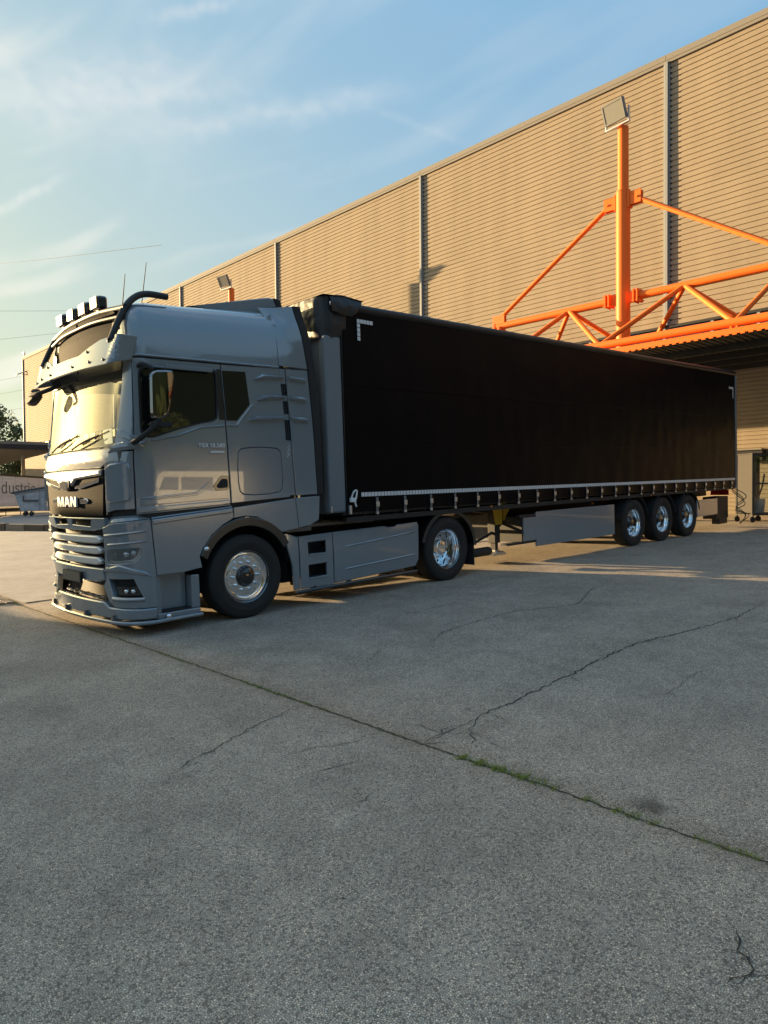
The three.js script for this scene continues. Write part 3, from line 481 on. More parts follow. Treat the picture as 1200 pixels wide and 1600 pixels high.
{
  const T = seat(thing('tractor_unit', 'grey tractor unit with tall sleeper cab, roof lamp bar and polished wheels', 'truck'));
  const cp = (name, outl, mat, o = {}, parent = T) => obj(name, panel(outl, cabS, { off: 0.012, th: 0.03, ...o }), mat, parent);
  // inner shell that closes the cab
  const shellA = []; for (let i = 0; i <= 64; i++) shellA.push(lerp(-3.22, 3.22, i / 64));
  obj('cab_shell', [grid(64, 12, (u, v) => cabS(lerp(-3.22, 3.22, u), lerp(1.30, 2.03, v), -0.03)), grid(24, 14, (u, v) => cabS(lerp(1.05, 3.22, u), lerp(2.03, 2.94, v), -0.03)), ...[[-3.22, -2.24, 2.03, 2.94], [-1.34, -1.05, 2.03, 2.94], [-2.24, -1.34, 2.03, 2.11], [-2.24, -1.34, 2.89, 2.94]].map(([a0, a1, t0, t1]) => grid(10, 8, (u, v) => cabS(lerp(a0, a1, u), lerp(t0, t1, v), -0.03))), grid(64, 2, (u, v) => cabS(lerp(-3.22, 3.22, u), lerp(2.94, 3.02, v), -0.03)), grid(30, 8, (u, v) => cabS(lerp(-1.38, 1.38, u), lerp(0.55, 1.31, v), -0.09)), bx(0.60, 0.66, 1.3, 2.98, -1.18, 1.18), bx(0.60, 0.66, 2.98, 3.6, -0.95, 0.95), bx(-1.2, 0.6, 1.28, 1.33, -1.19, 1.19)], M.black, T);
  const win = smoothPoly([[-1.225, 2.20], [-1.22, 2.80], [-1.15, 2.875], [-0.33, 2.90], [-0.285, 2.87], [-0.30, 2.325], [-0.54, 2.28], [-0.78, 2.215], [-1.10, 2.115], [-1.20, 2.13]]);
  const rwin = [[-0.275, 2.895], [0.095, 2.905], [0.13, 2.52], [-0.06, 2.325], [-0.285, 2.325]];
  for (const sg of [1, -1]) {
    const q = P => side(P, sg);
    const door = cp('door', q([[-1.295, 1.305], [-1.295, 2.955], [-0.235, 2.965], [-0.212, 2.30], [-0.187, 1.35]]), M.paint, { holes: [q(win)] });
    cp('door_post', q([[-0.292, 2.33], [-0.288, 2.905], [-0.236, 2.908], [-0.216, 2.33]]), M.gloss, { off: 0.016, th: 0.01, ch: 0.002 }, door);
    cp('door_sill', q([[-1.285, 1.315], [-1.285, 1.375], [-0.19, 1.415], [-0.192, 1.36]]), M.paint, { off: 0.026, th: 0.02, ch: 0.012 }, door);
    cp('side_window', q(win.map(([x, t]) => [x, t])), sg > 0 ? M.glass : M.screen, { off: -0.004, th: 0.006, ch: 0.001 }, door);
    const wf = 0.012, inner = win.map(([x, t]) => [lerp(x, -0.75, 0.035), lerp(t, 2.52, 0.05)]);
    cp('window_seal', q(win.map(([x, t]) => [lerp(x, -0.75, -0.012), lerp(t, 2.52, -0.015)])), M.rubber, { holes: [q(inner)], off: 0.015, th: 0.02, ch: 0.003 }, door);
    // rib under the window and crease low on the door
    const strip = (P, w, h, nm, par, m = M.paint) => { const up = P.map(([x, t]) => [x, t + w / 2]), dn = P.map(([x, t]) => [x, t - w / 2]).reverse(); return cp(nm, q(up.concat(dn)), m, { off: 0.012 + h, th: h + 0.004, ch: Math.min(h * 0.9, w * 0.4), max: 0.12 }, par); };
    strip([[-1.12, 2.085], [-0.78, 2.15], [-0.54, 2.235], [-0.225, 2.265]], 0.034, 0.014, 'belt_rib', door);
    strip([[-1.25, 1.47], [-0.62, 1.51], [-0.54, 1.545], [-0.47, 1.62]], 0.022, 0.009, 'door_crease', door);
    cp('crease_panel', q([[-1.26, 1.395], [-1.26, 1.452], [-0.62, 1.487], [-0.52, 1.53], [-0.23, 1.53], [-0.215, 1.43]]), M.paint, { off: 0.018, th: 0.01, ch: 0.006 }, door);
    cp('handle_recess', q(smoothPoly([[-0.415, 1.57], [-0.31, 1.695], [-0.20, 1.69], [-0.197, 1.525], [-0.37, 1.525]])), M.gloss, { off: 0.016, th: 0.01, ch: 0.003 }, door);
    cp('door_handle', q(smoothPoly([[-0.365, 1.575], [-0.29, 1.66], [-0.225, 1.655], [-0.22, 1.555], [-0.34, 1.55]])), M.plastic, { off: 0.032, th: 0.02, ch: 0.008 }, door);
    if (sg > 0) {
      const tx = text('TGX 18.580', 0.045, 0.006); const tw = tx.boundingBox.max.x; tx.scale(0.335 / tw, 1, 1); obj('lettering', tx.translate(-0.575, 2.015, 1.262 - 0.004), M.reflective, door);
      obj('badge', [bx(-0.43, -0.25, 1.952, 1.975, 1.2575, 1.262, 0.002), bx(-0.425, -0.40, 1.956, 1.971, 1.2621, 1.2635)], M.reflective, door);
      obj('window_rail', [rod(V(-1.17, 2.86, 1.262), V(-0.36, 2.885, 1.262), 0.013), bx(-0.93, -0.36, 2.855, 2.905, 1.245, 1.275, 0.01)], M.paintMatt, door);
    }
    const rear = cp('sleeper_panel', q([[-0.172, 1.372], [-0.197, 2.30], [-0.222, 2.965], [0.585, 2.985], [0.612, 2.6], [0.655, 1.41]]), M.paint, { holes: [q(smoothPoly([[-0.075, 1.45], [-0.075, 2.02], [0.555, 2.025], [0.565, 1.46]]))] });
    cp('sleeper_window', q([[-0.215, 2.895], [0.095, 2.905], [0.13, 2.52], [-0.06, 2.325], [-0.195, 2.325]]), M.glass, { off: 0.017, th: 0.008, ch: 0.002 }, rear);
    cp('locker_flap', q(smoothPoly([[-0.068, 1.457], [-0.068, 2.013], [0.548, 2.018], [0.558, 1.467]])), M.paint, { off: 0.0115, th: 0.02, ch: 0.004 }, rear);
    cp('window_rib', q([[-0.20, 2.255], [-0.05, 2.255], [0.185, 2.515], [0.155, 2.53], [-0.065, 2.29], [-0.205, 2.29]]), M.paint, { off: 0.026, th: 0.018, ch: 0.010 }, rear);
    for (const [x0, t, x1] of [[0.20, 2.865, 0.60], [0.235, 2.62, 0.605], [0.08, 2.365, 0.61]]) cp('blade', q([[x0, t - 0.045], [x0 + 0.11, t + 0.03], [x1, t + 0.035], [x1, t - 0.012], [x0 + 0.16, t - 0.022]]), M.paint, { off: 0.058, th: 0.055, ch: 0.026 }, rear);
    // gap strip with air slots
    const slotP = cp('vent_strip', q([[0.605, 1.43], [0.602, 2.0], [0.58, 2.985], [0.665, 2.985], [0.70, 2.0], [0.735, 1.43]].map(([x, t]) => [x + 0.008, t])), M.paint, { off: 0.004, th: 0.03 });
    const lean = t => lut([[1.4, 0.055], [3.0, -0.015]], t);
    for (const [t0, t1] of [[2.66, 2.80], [2.43, 2.59], [2.11, 2.36]]) for (const dx of [0.605, 0.632, 0.659]) cp('air_slot', q([[dx + lean(t0), t0], [dx + lean(t1), t1], [dx + 0.02 + lean(t1), t1], [dx + 0.02 + lean(t0), t0]]), M.matBlack, { off: 0.009, th: 0.01, ch: 0.001 }, slotP);
    for (let i = 0; i < 4; i++) cp('hatch_bar', q([[0.635 + 0.0 * i, 1.90 + i * 0.035], [0.70, 1.965 + i * 0.035], [0.712, 1.965 + i * 0.035], [0.645, 1.895 + i * 0.035]]), M.chrome, { off: 0.007, th: 0.005, ch: 0.001 }, slotP);
    // side fairing behind the cab, two pieces, rubber trailing edge
    const fl = cp('side_fairing', q([[0.752, 1.425], [0.716, 2.0], [0.682, 2.985], [1.015, 2.99], [1.05, 2.4], [1.085, 1.43]]), M.paint, { off: 0.012, th: 0.025 });
    for (const [x0, t] of [[0.70, 2.865], [0.715, 2.62], [0.715, 2.365]]) cp('blade', q([[x0, t - 0.01], [x0, t + 0.035], [0.95, t + 0.01], [1.0, t - 0.03], [0.9, t - 0.016]]), M.paint, { off: 0.055, th: 0.05, ch: 0.022 }, fl);
    const roofIn = (a, t, o) => { const p = cabS(a, t, o); p.z *= 1 - lerp(1, 0.3, sstep(0.58, 0.86, Math.abs(a) - 2.54)) * Math.min(0.17, lut([[0, 0], [0.25, 0.008], [0.5, 0.028], [0.7, 0.065], [0.85, 0.135], [1.1, 0.2]], (t - 2.985) / 0.775)); return p; };
    obj('side_fairing', panel(q([[0.583, 3.02], [0.578, 3.35], [0.54, 3.55], [0.47, 3.70], [0.44, 3.74], [0.86, 3.785], [0.955, 3.40], [1.015, 3.01]]), roofIn, { off: 0.016, th: 0.025 }), M.paint, T);
    obj('trailing_edge', [panel(q([[0.865, 3.79], [0.962, 3.40], [1.022, 3.0], [1.055, 2.4], [1.09, 1.42], [1.175, 1.42], [1.175, 2.4], [1.145, 2.95], [1.08, 3.4], [0.985, 3.80]]), roofIn, { off: 0.02, th: 0.02, ch: 0.006 })], M.rubber, T);
    // A-pillar and corner panels
    cp('corner_pillar', [[1.005, 2.035], [1.04, 2.5], [1.075, 2.93], [1.235, 2.955], [1.235, 2.02], [1.12, 1.985]].map(([a, t]) => [sg * a, t]), M.paint, { off: 0.012 });
    cp('pillar_foot', smoothPoly([[0.97, 1.985], [1.02, 2.06], [1.30, 2.10], [1.34, 2.03], [1.25, 1.99]]).map(([a, t]) => [sg * a, t]), M.paint, { off: 0.05, th: 0.05, ch: 0.03 });
    const cu = cp('corner_panel', [[0.90, 1.33], [0.905, 1.84], [0.96, 1.975], [1.232, 1.975], [1.232, 1.365], [1.02, 1.36]].map(([a, t]) => [sg * a, t]), M.paint, { off: 0.012 });
    cp('wind_deflector', smoothPoly([[0.925, 1.43], [0.93, 1.80], [0.98, 1.85], [1.205, 1.87], [1.205, 1.44]]).map(([a, t]) => [sg * a, t]), M.paint, { off: 0.034, th: 0.03, ch: 0.018 }, cu);
    // lower side panels round the wheel arch
    const low = cp('lower_panel', q([[-1.125, 0.645], [-1.155, 1.245], [-0.165, 1.315], [-0.165, 1.20], [-0.30, 1.135], [-0.45, 1.03], [-0.575, 0.88], [-0.615, 0.80], [-0.59, 0.672], [-0.82, 0.645]]), M.paint, { off: 0.022 });
    obj('panel_ledge', panel(q([[-1.15, 1.252], [-0.168, 1.322], [-0.168, 1.345], [-1.15, 1.30]]), (a, t, f) => cabS(a, t, f + 0.016 - Math.max(0, t - lut([[1.39, 1.245], [2.375, 1.315]], Math.abs(a))) * 0.7), { th: 0.015, ch: 0.003, max: 0.1 }), M.paint, low);
    cp('panel_shoulder', q([[-1.15, 1.19], [-1.155, 1.243], [-0.17, 1.313], [-0.17, 1.265]]), M.paint, { off: 0.034, th: 0.02, ch: 0.012 }, low);
    cp('arch_panel', q([[-0.155, 1.20], [-0.155, 1.318], [0.725, 1.39], [0.765, 1.02], [0.52, 0.985], [0.40, 1.055], [0.25, 1.145], [0.16, 1.195], [0.0, 1.215]]), M.paint, { off: 0.022 });
    cp('arch_panel', q([[0.735, 1.392], [0.775, 1.02], [0.93, 1.04], [1.09, 1.10], [1.115, 1.405]]), M.paint, { off: 0.018 });
    const arc = [], arc2 = []; for (let i = 0; i <= 22; i++) { const th = lerp(2.72, 0.50, i / 22), r1 = 0.675, r2 = 0.585; arc.push([0.01 + r1 * Math.cos(th), 0.525 + r1 * Math.sin(th)]); arc2.unshift([0.01 + r2 * Math.cos(th), 0.51 + r2 * Math.sin(th)]); }
    const tr = cp('arch_trim', q(arc.concat(arc2)), M.gloss, { off: 0.030, th: 0.06, ch: 0.008 });
    if (sg > 0) obj('side_lamp', new THREE.SphereGeometry(0.03, 14, 10).scale(1.2, 0.9, 0.7).translate(-0.535, 0.875, 1.27), M.chrome, tr);
    cp('gap_seal', q([[-1.29, 1.31], [-0.19, 1.35], [-0.19, 1.30], [-1.15, 1.235], [-1.18, 1.26]]), M.black, { off: 0.0, th: 0.01, ch: 0.001 });
    obj('wheel_housing', [(() => { const g = new THREE.CylinderGeometry(0.60, 0.60, 0.62, 40, 1, true, Math.PI * 0.06, Math.PI * 0.9).rotateX(Math.PI / 2).rotateZ(0); return g.rotateZ(Math.PI / 2 - Math.PI * 0.51 + Math.PI / 2).translate(0.01, 0.52, sg * 0.93); })()], M.black, T);
    // lower step box in front of the wheel
    const B = (x0, x1, y0, y1, z0, z1, r) => bx(x0, x1, y0, y1, sg * z0, sg * z1, r);
    obj('entry_step', [B(-1.13, -0.62, 0.165, 0.225, 0.85, 1.235, 0.012), B(-0.72, -0.615, 0.226, 0.60, 0.85, 1.225, 0.015), B(-1.13, -0.73, 0.226, 0.645, 0.95, 1.10), B(-1.13, -1.08, 0.226, 0.62, 0.95, 1.22)], M.paint, T);
    obj('step_tread', B(-1.08, -0.73, 0.226, 0.245, 1.10, 1.21), M.rubber, T);
  }
  // ---- front
  obj('dashboard', [ext([[-1.40, 2.02], [-1.05, 2.10], [-0.75, 2.08], [-0.70, 1.75], [-1.40, 1.75]], 2.2, 0.02).translate(0, 0, -1.1)], M.trim, T);
  obj('cab_lining', [bx(0.5, 0.58, 1.4, 2.96, -1.15, 1.15), bx(-1.25, 0.5, 2.955, 2.98, -1.1, 1.1)], M.trim, T);
  for (const z of [-0.62, 0.62]) obj('seat', [bx(-0.35, -0.15, 1.75, 2.45, z - 0.26, z + 0.26, 0.06), bx(-0.32, -0.18, 2.45, 2.68, z - 0.14, z + 0.14, 0.05), bx(-0.75, -0.2, 1.6, 1.78, z - 0.26, z + 0.26, 0.06)], M.trimDark, T);
  obj('steering_wheel', new THREE.TorusGeometry(0.22, 0.018, 10, 30).rotateY(Math.PI / 2).rotateZ(0.6).translate(-0.82, 2.08, 0.62), M.plastic, T);
  obj('windscreen_card', bx(-1.34, -1.335, 2.08, 2.24, 0.55, 0.78), M.cardBlue, T);
  cp('windscreen', [[-1.03, 2.06], [-0.98, 2.035], [0.98, 2.035], [1.0, 2.06], [1.035, 2.5], [1.07, 2.94], [-1.07, 2.94], [-1.035, 2.5]], M.screen, { off: 0.004, th: 0.006, ch: 0.001 });
  cp('scuttle_panel', [[-0.95, 1.86], [-0.99, 2.01], [0.99, 2.01], [0.95, 1.86], [0.83, 1.815], [-0.83, 1.815]], M.paint, { off: 0.014 });
  const bp = cp('front_panel', [[-0.83, 1.295], [-0.88, 1.80], [-0.78, 1.81], [0.78, 1.81], [0.88, 1.80], [0.83, 1.295]], M.matBlack, { off: 0.006, th: 0.03 });
  cp('brow', [[-0.86, 1.735], [-0.86, 1.795], [-0.3, 1.803], [0.3, 1.803], [0.86, 1.795], [0.86, 1.735], [0.28, 1.70], [0.16, 1.625], [-0.16, 1.625], [-0.28, 1.70]], M.alu, { off: 0.045, th: 0.04, ch: 0.02 }, bp);
  for (const k of [-1, 1]) {
    cp('trim_frame', [[0.25, 1.60], [0.25, 1.625], [0.76, 1.69], [0.82, 1.715], [0.80, 1.66], [0.40, 1.598]].map(([a, t]) => [k * a, t]), M.chrome, { off: 0.028, th: 0.02, ch: 0.005 }, bp);
    cp('marker_light', [[0.30, 1.43], [0.30, 1.49], [0.47, 1.485], [0.50, 1.46], [0.46, 1.43]].map(([a, t]) => [k * (a + 0.05), t]), M.chrome, { off: 0.024, th: 0.02, ch: 0.006 }, bp);
    cp('vertical_fin', [[0.885, 1.30], [0.885, 1.82], [0.91, 1.82], [0.91, 1.32]].map(([a, t]) => [k * a, t]), M.black, { off: 0.0, th: 0.02, ch: 0.002 });
  }
  cp('emblem_seat', [[-0.15, 1.61], [-0.17, 1.70], [0.17, 1.70], [0.15, 1.61], [0.10, 1.585], [-0.10, 1.585]], M.gloss, { off: 0.055, th: 0.03, ch: 0.01 }, bp);
  cp('emblem', smoothPoly([[-0.11, 1.60], [-0.12, 1.685], [0, 1.695], [0.12, 1.685], [0.11, 1.60], [0, 1.59]]), M.chrome, { off: 0.062, th: 0.012, ch: 0.004 }, bp);
  { const tx = text('MAN', 0.115, 0.02); const tw = tx.boundingBox.max.x; tx.scale(0.60 / tw, 1, 1); tx.translate(-0.30, 1.395, 0); tx.rotateY(-Math.PI / 2); tx.translate(-1.572, 0, 0); obj('lettering', tx, M.reflective, bp); }
  // lower surround, grille slats
  const su = cp('grille_surround', [[-0.86, 1.275], [0.86, 1.275], [0.84, 1.165], [0.60, 1.135], [-0.60, 1.135], [-0.84, 1.165]], M.paint, { off: 0.016, th: 0.05, holes: [[[-0.58, 1.255], [-0.08, 1.258], [-0.06, 1.195], [-0.54, 1.18]], [[0.58, 1.255], [0.08, 1.258], [0.06, 1.195], [0.54, 1.18]]] });
  for (const [t, w] of [[1.045, 0.73], [0.925, 0.71], [0.805, 0.69]]) {
    const outl = [[-w, t - 0.035], [-w - 0.02, t], [-w + 0.05, t + 0.035], [w - 0.05, t + 0.035], [w + 0.02, t], [w, t - 0.035], [w - 0.1, t - 0.05], [-w + 0.1, t - 0.05]];
    const s = cp('grille_slat', outl, M.reflectiveDull, { off: 0.035, th: 0.05, ch: 0.014, holes: [[[-w + 0.16, t - 0.026], [-w + 0.10, t + 0.02], [w - 0.10, t + 0.02], [w - 0.16, t - 0.026]]] });
    cp('mesh_insert', [[-w + 0.16, t - 0.028], [-w + 0.10, t + 0.022], [w - 0.10, t + 0.022], [w - 0.16, t - 0.028]], M.black, { off: 0.004, th: 0.01, ch: 0.001 }, s);
    const ribs = []; for (let i = -14; i <= 14; i++) { const p = cabS(i * 0.04, t, 0.010); ribs.push(bx(p.x - 0.012, p.x + 0.003, t - 0.024, t + 0.02, p.z - 0.005, p.z + 0.005)); } obj('mesh_ribs', ribs, M.steel, s);
  }
  cp('bumper_beam', [[-0.74, 0.725], [0.74, 0.725], [0.76, 0.60], [0.60, 0.565], [-0.60, 0.565], [-0.76, 0.60]], M.paint, { off: 0.03, th: 0.05, ch: 0.015 });
  const pl = obj('plate_holder', [bx(-1.575, -1.55, 0.535, 0.66, -0.28, 0.28, 0.006)], M.plastic, T); obj('plate_frame', [bx(-1.582, -1.576, 0.545, 0.65, -0.265, 0.265)], M.galvDark, pl);
  for (const sg of [1, -1]) {
    const q = P => P.map(([a, t]) => [sg * a, t]);
    const hl = smoothPoly([[0.815, 0.775], [0.815, 0.935], [1.275, 0.955], [1.255, 0.865], [1.18, 0.80], [1.0, 0.785]]), fg = [[0.815, 0.612], [1.17, 0.625], [1.275, 0.405], [0.905, 0.40]];
    const bc = cp('bumper_corner', q([[0.80, 0.36], [0.70, 0.53], [0.765, 0.60], [0.76, 0.73], [0.80, 1.17], [0.95, 1.215], [1.375, 1.25], [1.41, 0.645], [1.41, 0.305], [0.90, 0.31]]), M.paint, { off: 0.018, th: 0.06, holes: [q(hl), q(fg)] });
    obj('bumper_ledge', panel(q([[0.81, 1.178], [0.95, 1.222], [1.375, 1.256], [1.37, 1.315], [0.95, 1.30], [0.84, 1.27]]), (a, t, f) => cabS(a, t, f + 0.012 - Math.max(0, t - lut([[0.8, 1.17], [0.95, 1.215], [1.375, 1.25]], Math.abs(a))) * 0.8), { th: 0.02, ch: 0.004, max: 0.05 }), M.paint, bc);
    cp('headlamp_housing', q(hl.map(([a, t]) => [lerp(a, 1.04, -0.02), lerp(t, 0.86, -0.04)])), M.black, { off: -0.05, th: 0.02, ch: 0.002 }, bc);
    cp('daytime_light', q([[0.83, 0.79], [0.83, 0.805], [1.0, 0.812], [1.17, 0.83], [1.23, 0.88], [1.245, 0.94], [1.265, 0.94], [1.25, 0.868], [1.178, 0.806], [1.0, 0.79]]), M.alu, { off: 0.006, th: 0.03, ch: 0.003 }, bc);
    for (const [a, t, r] of [[1.08, 0.885, 0.036], [1.175, 0.90, 0.032], [0.93, 0.875, 0.030]]) { const p = cabS(sg * a, t, -0.028); obj('lamp_projector', new THREE.SphereGeometry(r, 16, 12).translate(p.x, p.y, p.z), a > 1 ? M.chrome : M.glass, bc); }
    cp('headlamp_lens', q(hl), M.lens, { off: 0.012, th: 0.004, ch: 0.001 }, bc);
    cp('fog_recess', q(fg.map(([a, t]) => [lerp(a, 1.02, -0.03), lerp(t, 0.515, -0.04)])), M.plastic, { off: -0.05, th: 0.02, ch: 0.002 }, bc);
    const fl = cp('fog_lamp', q([[0.86, 0.435], [0.85, 0.53], [1.205, 0.545], [1.25, 0.44]]), M.gloss, { off: -0.02, th: 0.03, ch: 0.004 }, bc);
    for (const [a, t] of [[1.06, 0.488], [1.15, 0.49]]) { const p = cabS(sg * a, t, -0.012); obj('lamp_projector', new THREE.SphereGeometry(0.026, 14, 10).translate(p.x, p.y, p.z), M.chrome, bc); }
    cp('fog_shelf', q([[0.86, 0.375], [0.87, 0.425], [1.285, 0.425], [1.29, 0.38]]), M.paint, { off: 0.04, th: 0.05, ch: 0.018 }, bc);
    for (const [a0, t0, a1, t1] of [[0.82, 1.085, 1.33, 1.125], [0.86, 0.985, 1.33, 1.02]]) cp('crease', q([[a0, t0 - 0.012], [a0, t0 + 0.014], [a1, t1 + 0.014], [a1, t1 - 0.012]]), M.paint, { off: 0.032, th: 0.02, ch: 0.011 }, bc);
    cp('air_blade', q([[0.70, 0.685], [0.80, 0.735], [1.02, 0.775], [1.30, 0.70], [1.36, 0.64], [1.05, 0.70], [0.85, 0.69]]), M.paint, { off: 0.036, th: 0.03, ch: 0.014 }, bc);
  }
  cp('lower_lip', [[-1.40, 0.185], [-1.40, 0.30], [-0.80, 0.305], [-0.7, 0.355], [0.7, 0.355], [0.80, 0.305], [1.40, 0.30], [1.40, 0.185], [0, 0.18]], M.paint, { off: 0.03, th: 0.06, ch: 0.012 });
  const foil = []; { const r = rng(8); for (let i = 0; i < 70; i++) { const a = lerp(-0.6, 0.62, r()), p = cabS(a, 0.37 + 0.02 * r(), -0.05 - 0.04 * r()); foil.push(new THREE.OctahedronGeometry(0.02 + 0.012 * r(), 0).scale(1, 0.45, 1.2).rotateY(r() * 6).translate(p.x, p.y, p.z)); } }
  obj('lower_mesh', foil, M.alu, T);
  { const P = []; for (let i = 0; i <= 40; i++) { const a = lerp(-1.40, 1.40, i / 40); P.push(cabS(a, 0.155, 0.055)); } P.push(V(-0.95, 0.155, 1.27), V(-0.62, 0.155, 1.265)); P.unshift(V(-0.95, 0.155, -1.27), V(-0.62, 0.155, -1.265));
    const lb = obj('lower_bar', tube(P, 0.022, 140, 10), M.paint, T);
    for (const a of [-0.9, -0.3, 0.3, 0.9]) { const p = cabS(a, 0.155, 0.055); obj('bar_bracket', bx(p.x - 0.01, p.x + 0.1, 0.16, 0.23, p.z - 0.02, p.z + 0.02), M.steel, lb); }
    obj('bar_lamp', new THREE.SphereGeometry(0.035, 14, 10).translate(-1.02, 0.19, 1.26), M.chrome, lb); }
  // wipers
  for (const a0 of [-0.62, 0.10]) { const P = [cabS(a0 + 0.05, 2.03, 0.04), cabS(a0 + 0.35, 2.10, 0.05), cabS(a0 + 0.62, 2.16, 0.035)]; const w = obj('wiper', [tube(P, 0.011, 16, 6), rod(cabS(a0 + 0.2, 2.09, 0.018), cabS(a0 + 0.80, 2.20, 0.018), 0.008)], M.plastic, T); }
  // dash clutter seen behind the screen edge: sun visor outside
  const visR = (a, t) => { const k = Math.abs(a), g = Math.sign(a) || 1, q = clamp((k - 1.10) / 0.10, 0, 1), th = q * Math.PI / 2; let x, z; if (k <= 1.10) { x = -1.60 + 0.09 * (k / 1.10) ** 2; z = k; } else { x = -1.51 + 0.075 * (1 - Math.cos(th)) + Math.max(0, k - 1.20); z = 1.10 + 0.10 * Math.sin(th); } return V(x + 0.38 * (t - 2.88) * (1 - 0.6 * q), t, g * z); };
  const visP = (a, t, o) => { const p = visR(a, t); if (!o) return p; const e = 0.004; return p.add(visR(a + e, t).sub(visR(a - e, t)).cross(visR(a, t + e).sub(visR(a, t - e))).normalize().multiplyScalar(o)); };
  const vis = obj('sun_visor', panel([[-1.36, 2.93], [-1.40, 3.18], [-1.10, 3.19], [-0.82, 3.18], [-0.62, 3.13], [-0.42, 3.06], [0.42, 3.06], [0.62, 3.13], [0.82, 3.18], [1.10, 3.19], [1.40, 3.18], [1.36, 2.93], [1.12, 2.875], [0.5, 2.88], [-0.5, 2.88], [-1.12, 2.875]], visP, { off: 0, th: 0.016, ch: 0.005, max: 0.05 }), M.paint, T);
  for (const k of [-1, 1]) for (const [a, t] of [[0.35, 2.94], [0.62, 3.07], [0.75, 2.94], [1.02, 3.13], [1.04, 2.93]]) { const p = visP(k * a, t, 0.008); obj('rivet', new THREE.SphereGeometry(0.017, 10, 8).scale(0.6, 1, 1).translate(p.x, p.y, p.z), M.black, vis); }
  obj('visor_shade', panel([[-1.06, 2.84], [-1.08, 2.965], [1.08, 2.965], [1.06, 2.84]], cabS, { off: 0.02, th: 0.012, ch: 0.002 }), M.black, T);
  // ---- high roof
  const ringK = [[0, 0, 0], [0.25, 0.008, 0.0], [0.5, 0.028, 0.01], [0.7, 0.065, 0.04], [0.85, 0.135, 0.10], [0.94, 0.24, 0.20], [0.985, 0.42, 0.34], [1.0, 0.7, 0.52], [1.005, 0.985, 0.7]];
  const dzK = ringK.map(k => [k[0], k[1]]), dxK = ringK.map(k => [k[0], k[2]]);
  const roofP = (a, g) => { const p = cabP(a, 2.985), xw = clamp((0.1 - p.x) / 1.4, 0, 1), H = lut([[-1.3, 0.66], [-0.6, 0.69], [0.6, 0.775]], p.x); return V(p.x + lut(dxK, g) * xw, 2.985 + H * g, p.z * (1 - lut(dzK, g))); };
  const roofS = (a, g, o = 0) => { const p = roofP(a, g); if (!o) return p; const e = 0.006, n = roofP(a + e, g).sub(roofP(a - e, g)).cross(roofP(a, g + e).sub(roofP(a, g - e))).normalize(); return p.add(n.multiplyScalar(o)); };
  const gk = [0, 0.12, 0.25, 0.38, 0.5, 0.6, 0.7, 0.78, 0.85, 0.9, 0.94, 0.965, 0.985, 1.0, 1.005];
  const roof = obj('roof', [grid(96, gk.length - 1, (u, v) => { const p = roofP(lerp(-3.115, 3.115, u), gk[Math.round(v * (gk.length - 1))]); const n = 0.012; p.x -= 0; p.z += Math.sign(p.z) * n; return p; }), bx(0.555, 0.575, 2.99, 3.65, -1.1, 1.1)], M.paint, T);
  for (const k of [-1, 1]) obj('roof_gutter', panel(side([[-1.28, 2.968], [-1.28, 2.995], [0.57, 3.01], [0.585, 2.988]], k), cabS, { off: 0.03, th: 0.03, ch: 0.01 }), M.paint, roof);
  obj('roof_window', panel([[-0.96, 0.16], [-0.90, 0.70], [0.90, 0.70], [0.96, 0.16]], (a, g, o) => roofS(a, g, o), { off: 0.012, th: 0.012, ch: 0.004 }), M.matBlack, roof);
  obj('roof_brow', panel([[-0.98, 0.70], [-0.95, 0.80], [0.95, 0.80], [0.98, 0.70]], (a, g, o) => roofS(a, g, o), { off: 0.06, th: 0.06, ch: 0.015 }), M.matBlack, roof);
  for (const k of [-1, 1]) obj('roof_vent', panel([[0.86, 0.45], [0.88, 0.70], [1.0, 0.66], [1.02, 0.45]].map(([a, g]) => [k * a, g]), roofS, { off: 0.014, th: 0.012, ch: 0.004 }), M.black, roof);
  // lamp bar with four lamps
  const bar = obj('lamp_bar', [tube([V(-1.42, 3.14, 1.06), V(-1.32, 3.36, 1.05), V(-1.22, 3.53, 1.03), V(-1.09, 3.65, 1.0), V(-0.95, 3.70, 0.98), V(-0.72, 3.705, 0.97)], 0.036, 50, 12), tube([V(-1.42, 3.14, -1.06), V(-1.32, 3.36, -1.05), V(-1.22, 3.53, -1.03), V(-1.09, 3.65, -1.0), V(-0.95, 3.70, -0.98), V(-0.72, 3.705, -0.97)], 0.036, 50, 12), tube([V(-1.25, 3.50, -1.07), V(-1.30, 3.54, -0.5), V(-1.31, 3.545, 0), V(-1.30, 3.54, 0.5), V(-1.25, 3.50, 1.07)], 0.032, 40, 10), tube([V(-1.29, 3.40, -1.08), V(-1.35, 3.43, -0.5), V(-1.36, 3.435, 0), V(-1.35, 3.43, 0.5), V(-1.29, 3.40, 1.08)], 0.022, 40, 10)], M.bar, T);
  for (const z of [-0.53, -0.18, 0.18, 0.53]) {
    const l = part('roof_lamp', T); l.position.set(-1.31, 3.635, z);
    obj('lamp_housing', [bx(-0.05, 0.06, -0.072, 0.072, -0.10, 0.10, 0.03), bx(-0.02, 0.02, -0.11, -0.07, -0.02, 0.02)], M.gloss, l); obj('lamp_glass', bx(-0.066, -0.052, -0.062, 0.062, -0.09, 0.09, 0.005), M.floodGlass, l);
  }
  // aerials and rear roof deflector
  obj('aerial', rod(V(-0.93, 3.66, 0.25), V(-0.87, 4.10, 0.25), 0.007, 6, 0.004), M.black, T); obj('aerial', rod(V(-0.70, 3.68, 0.25), V(-0.60, 4.28, 0.25), 0.007, 6, 0.004), M.black, T);
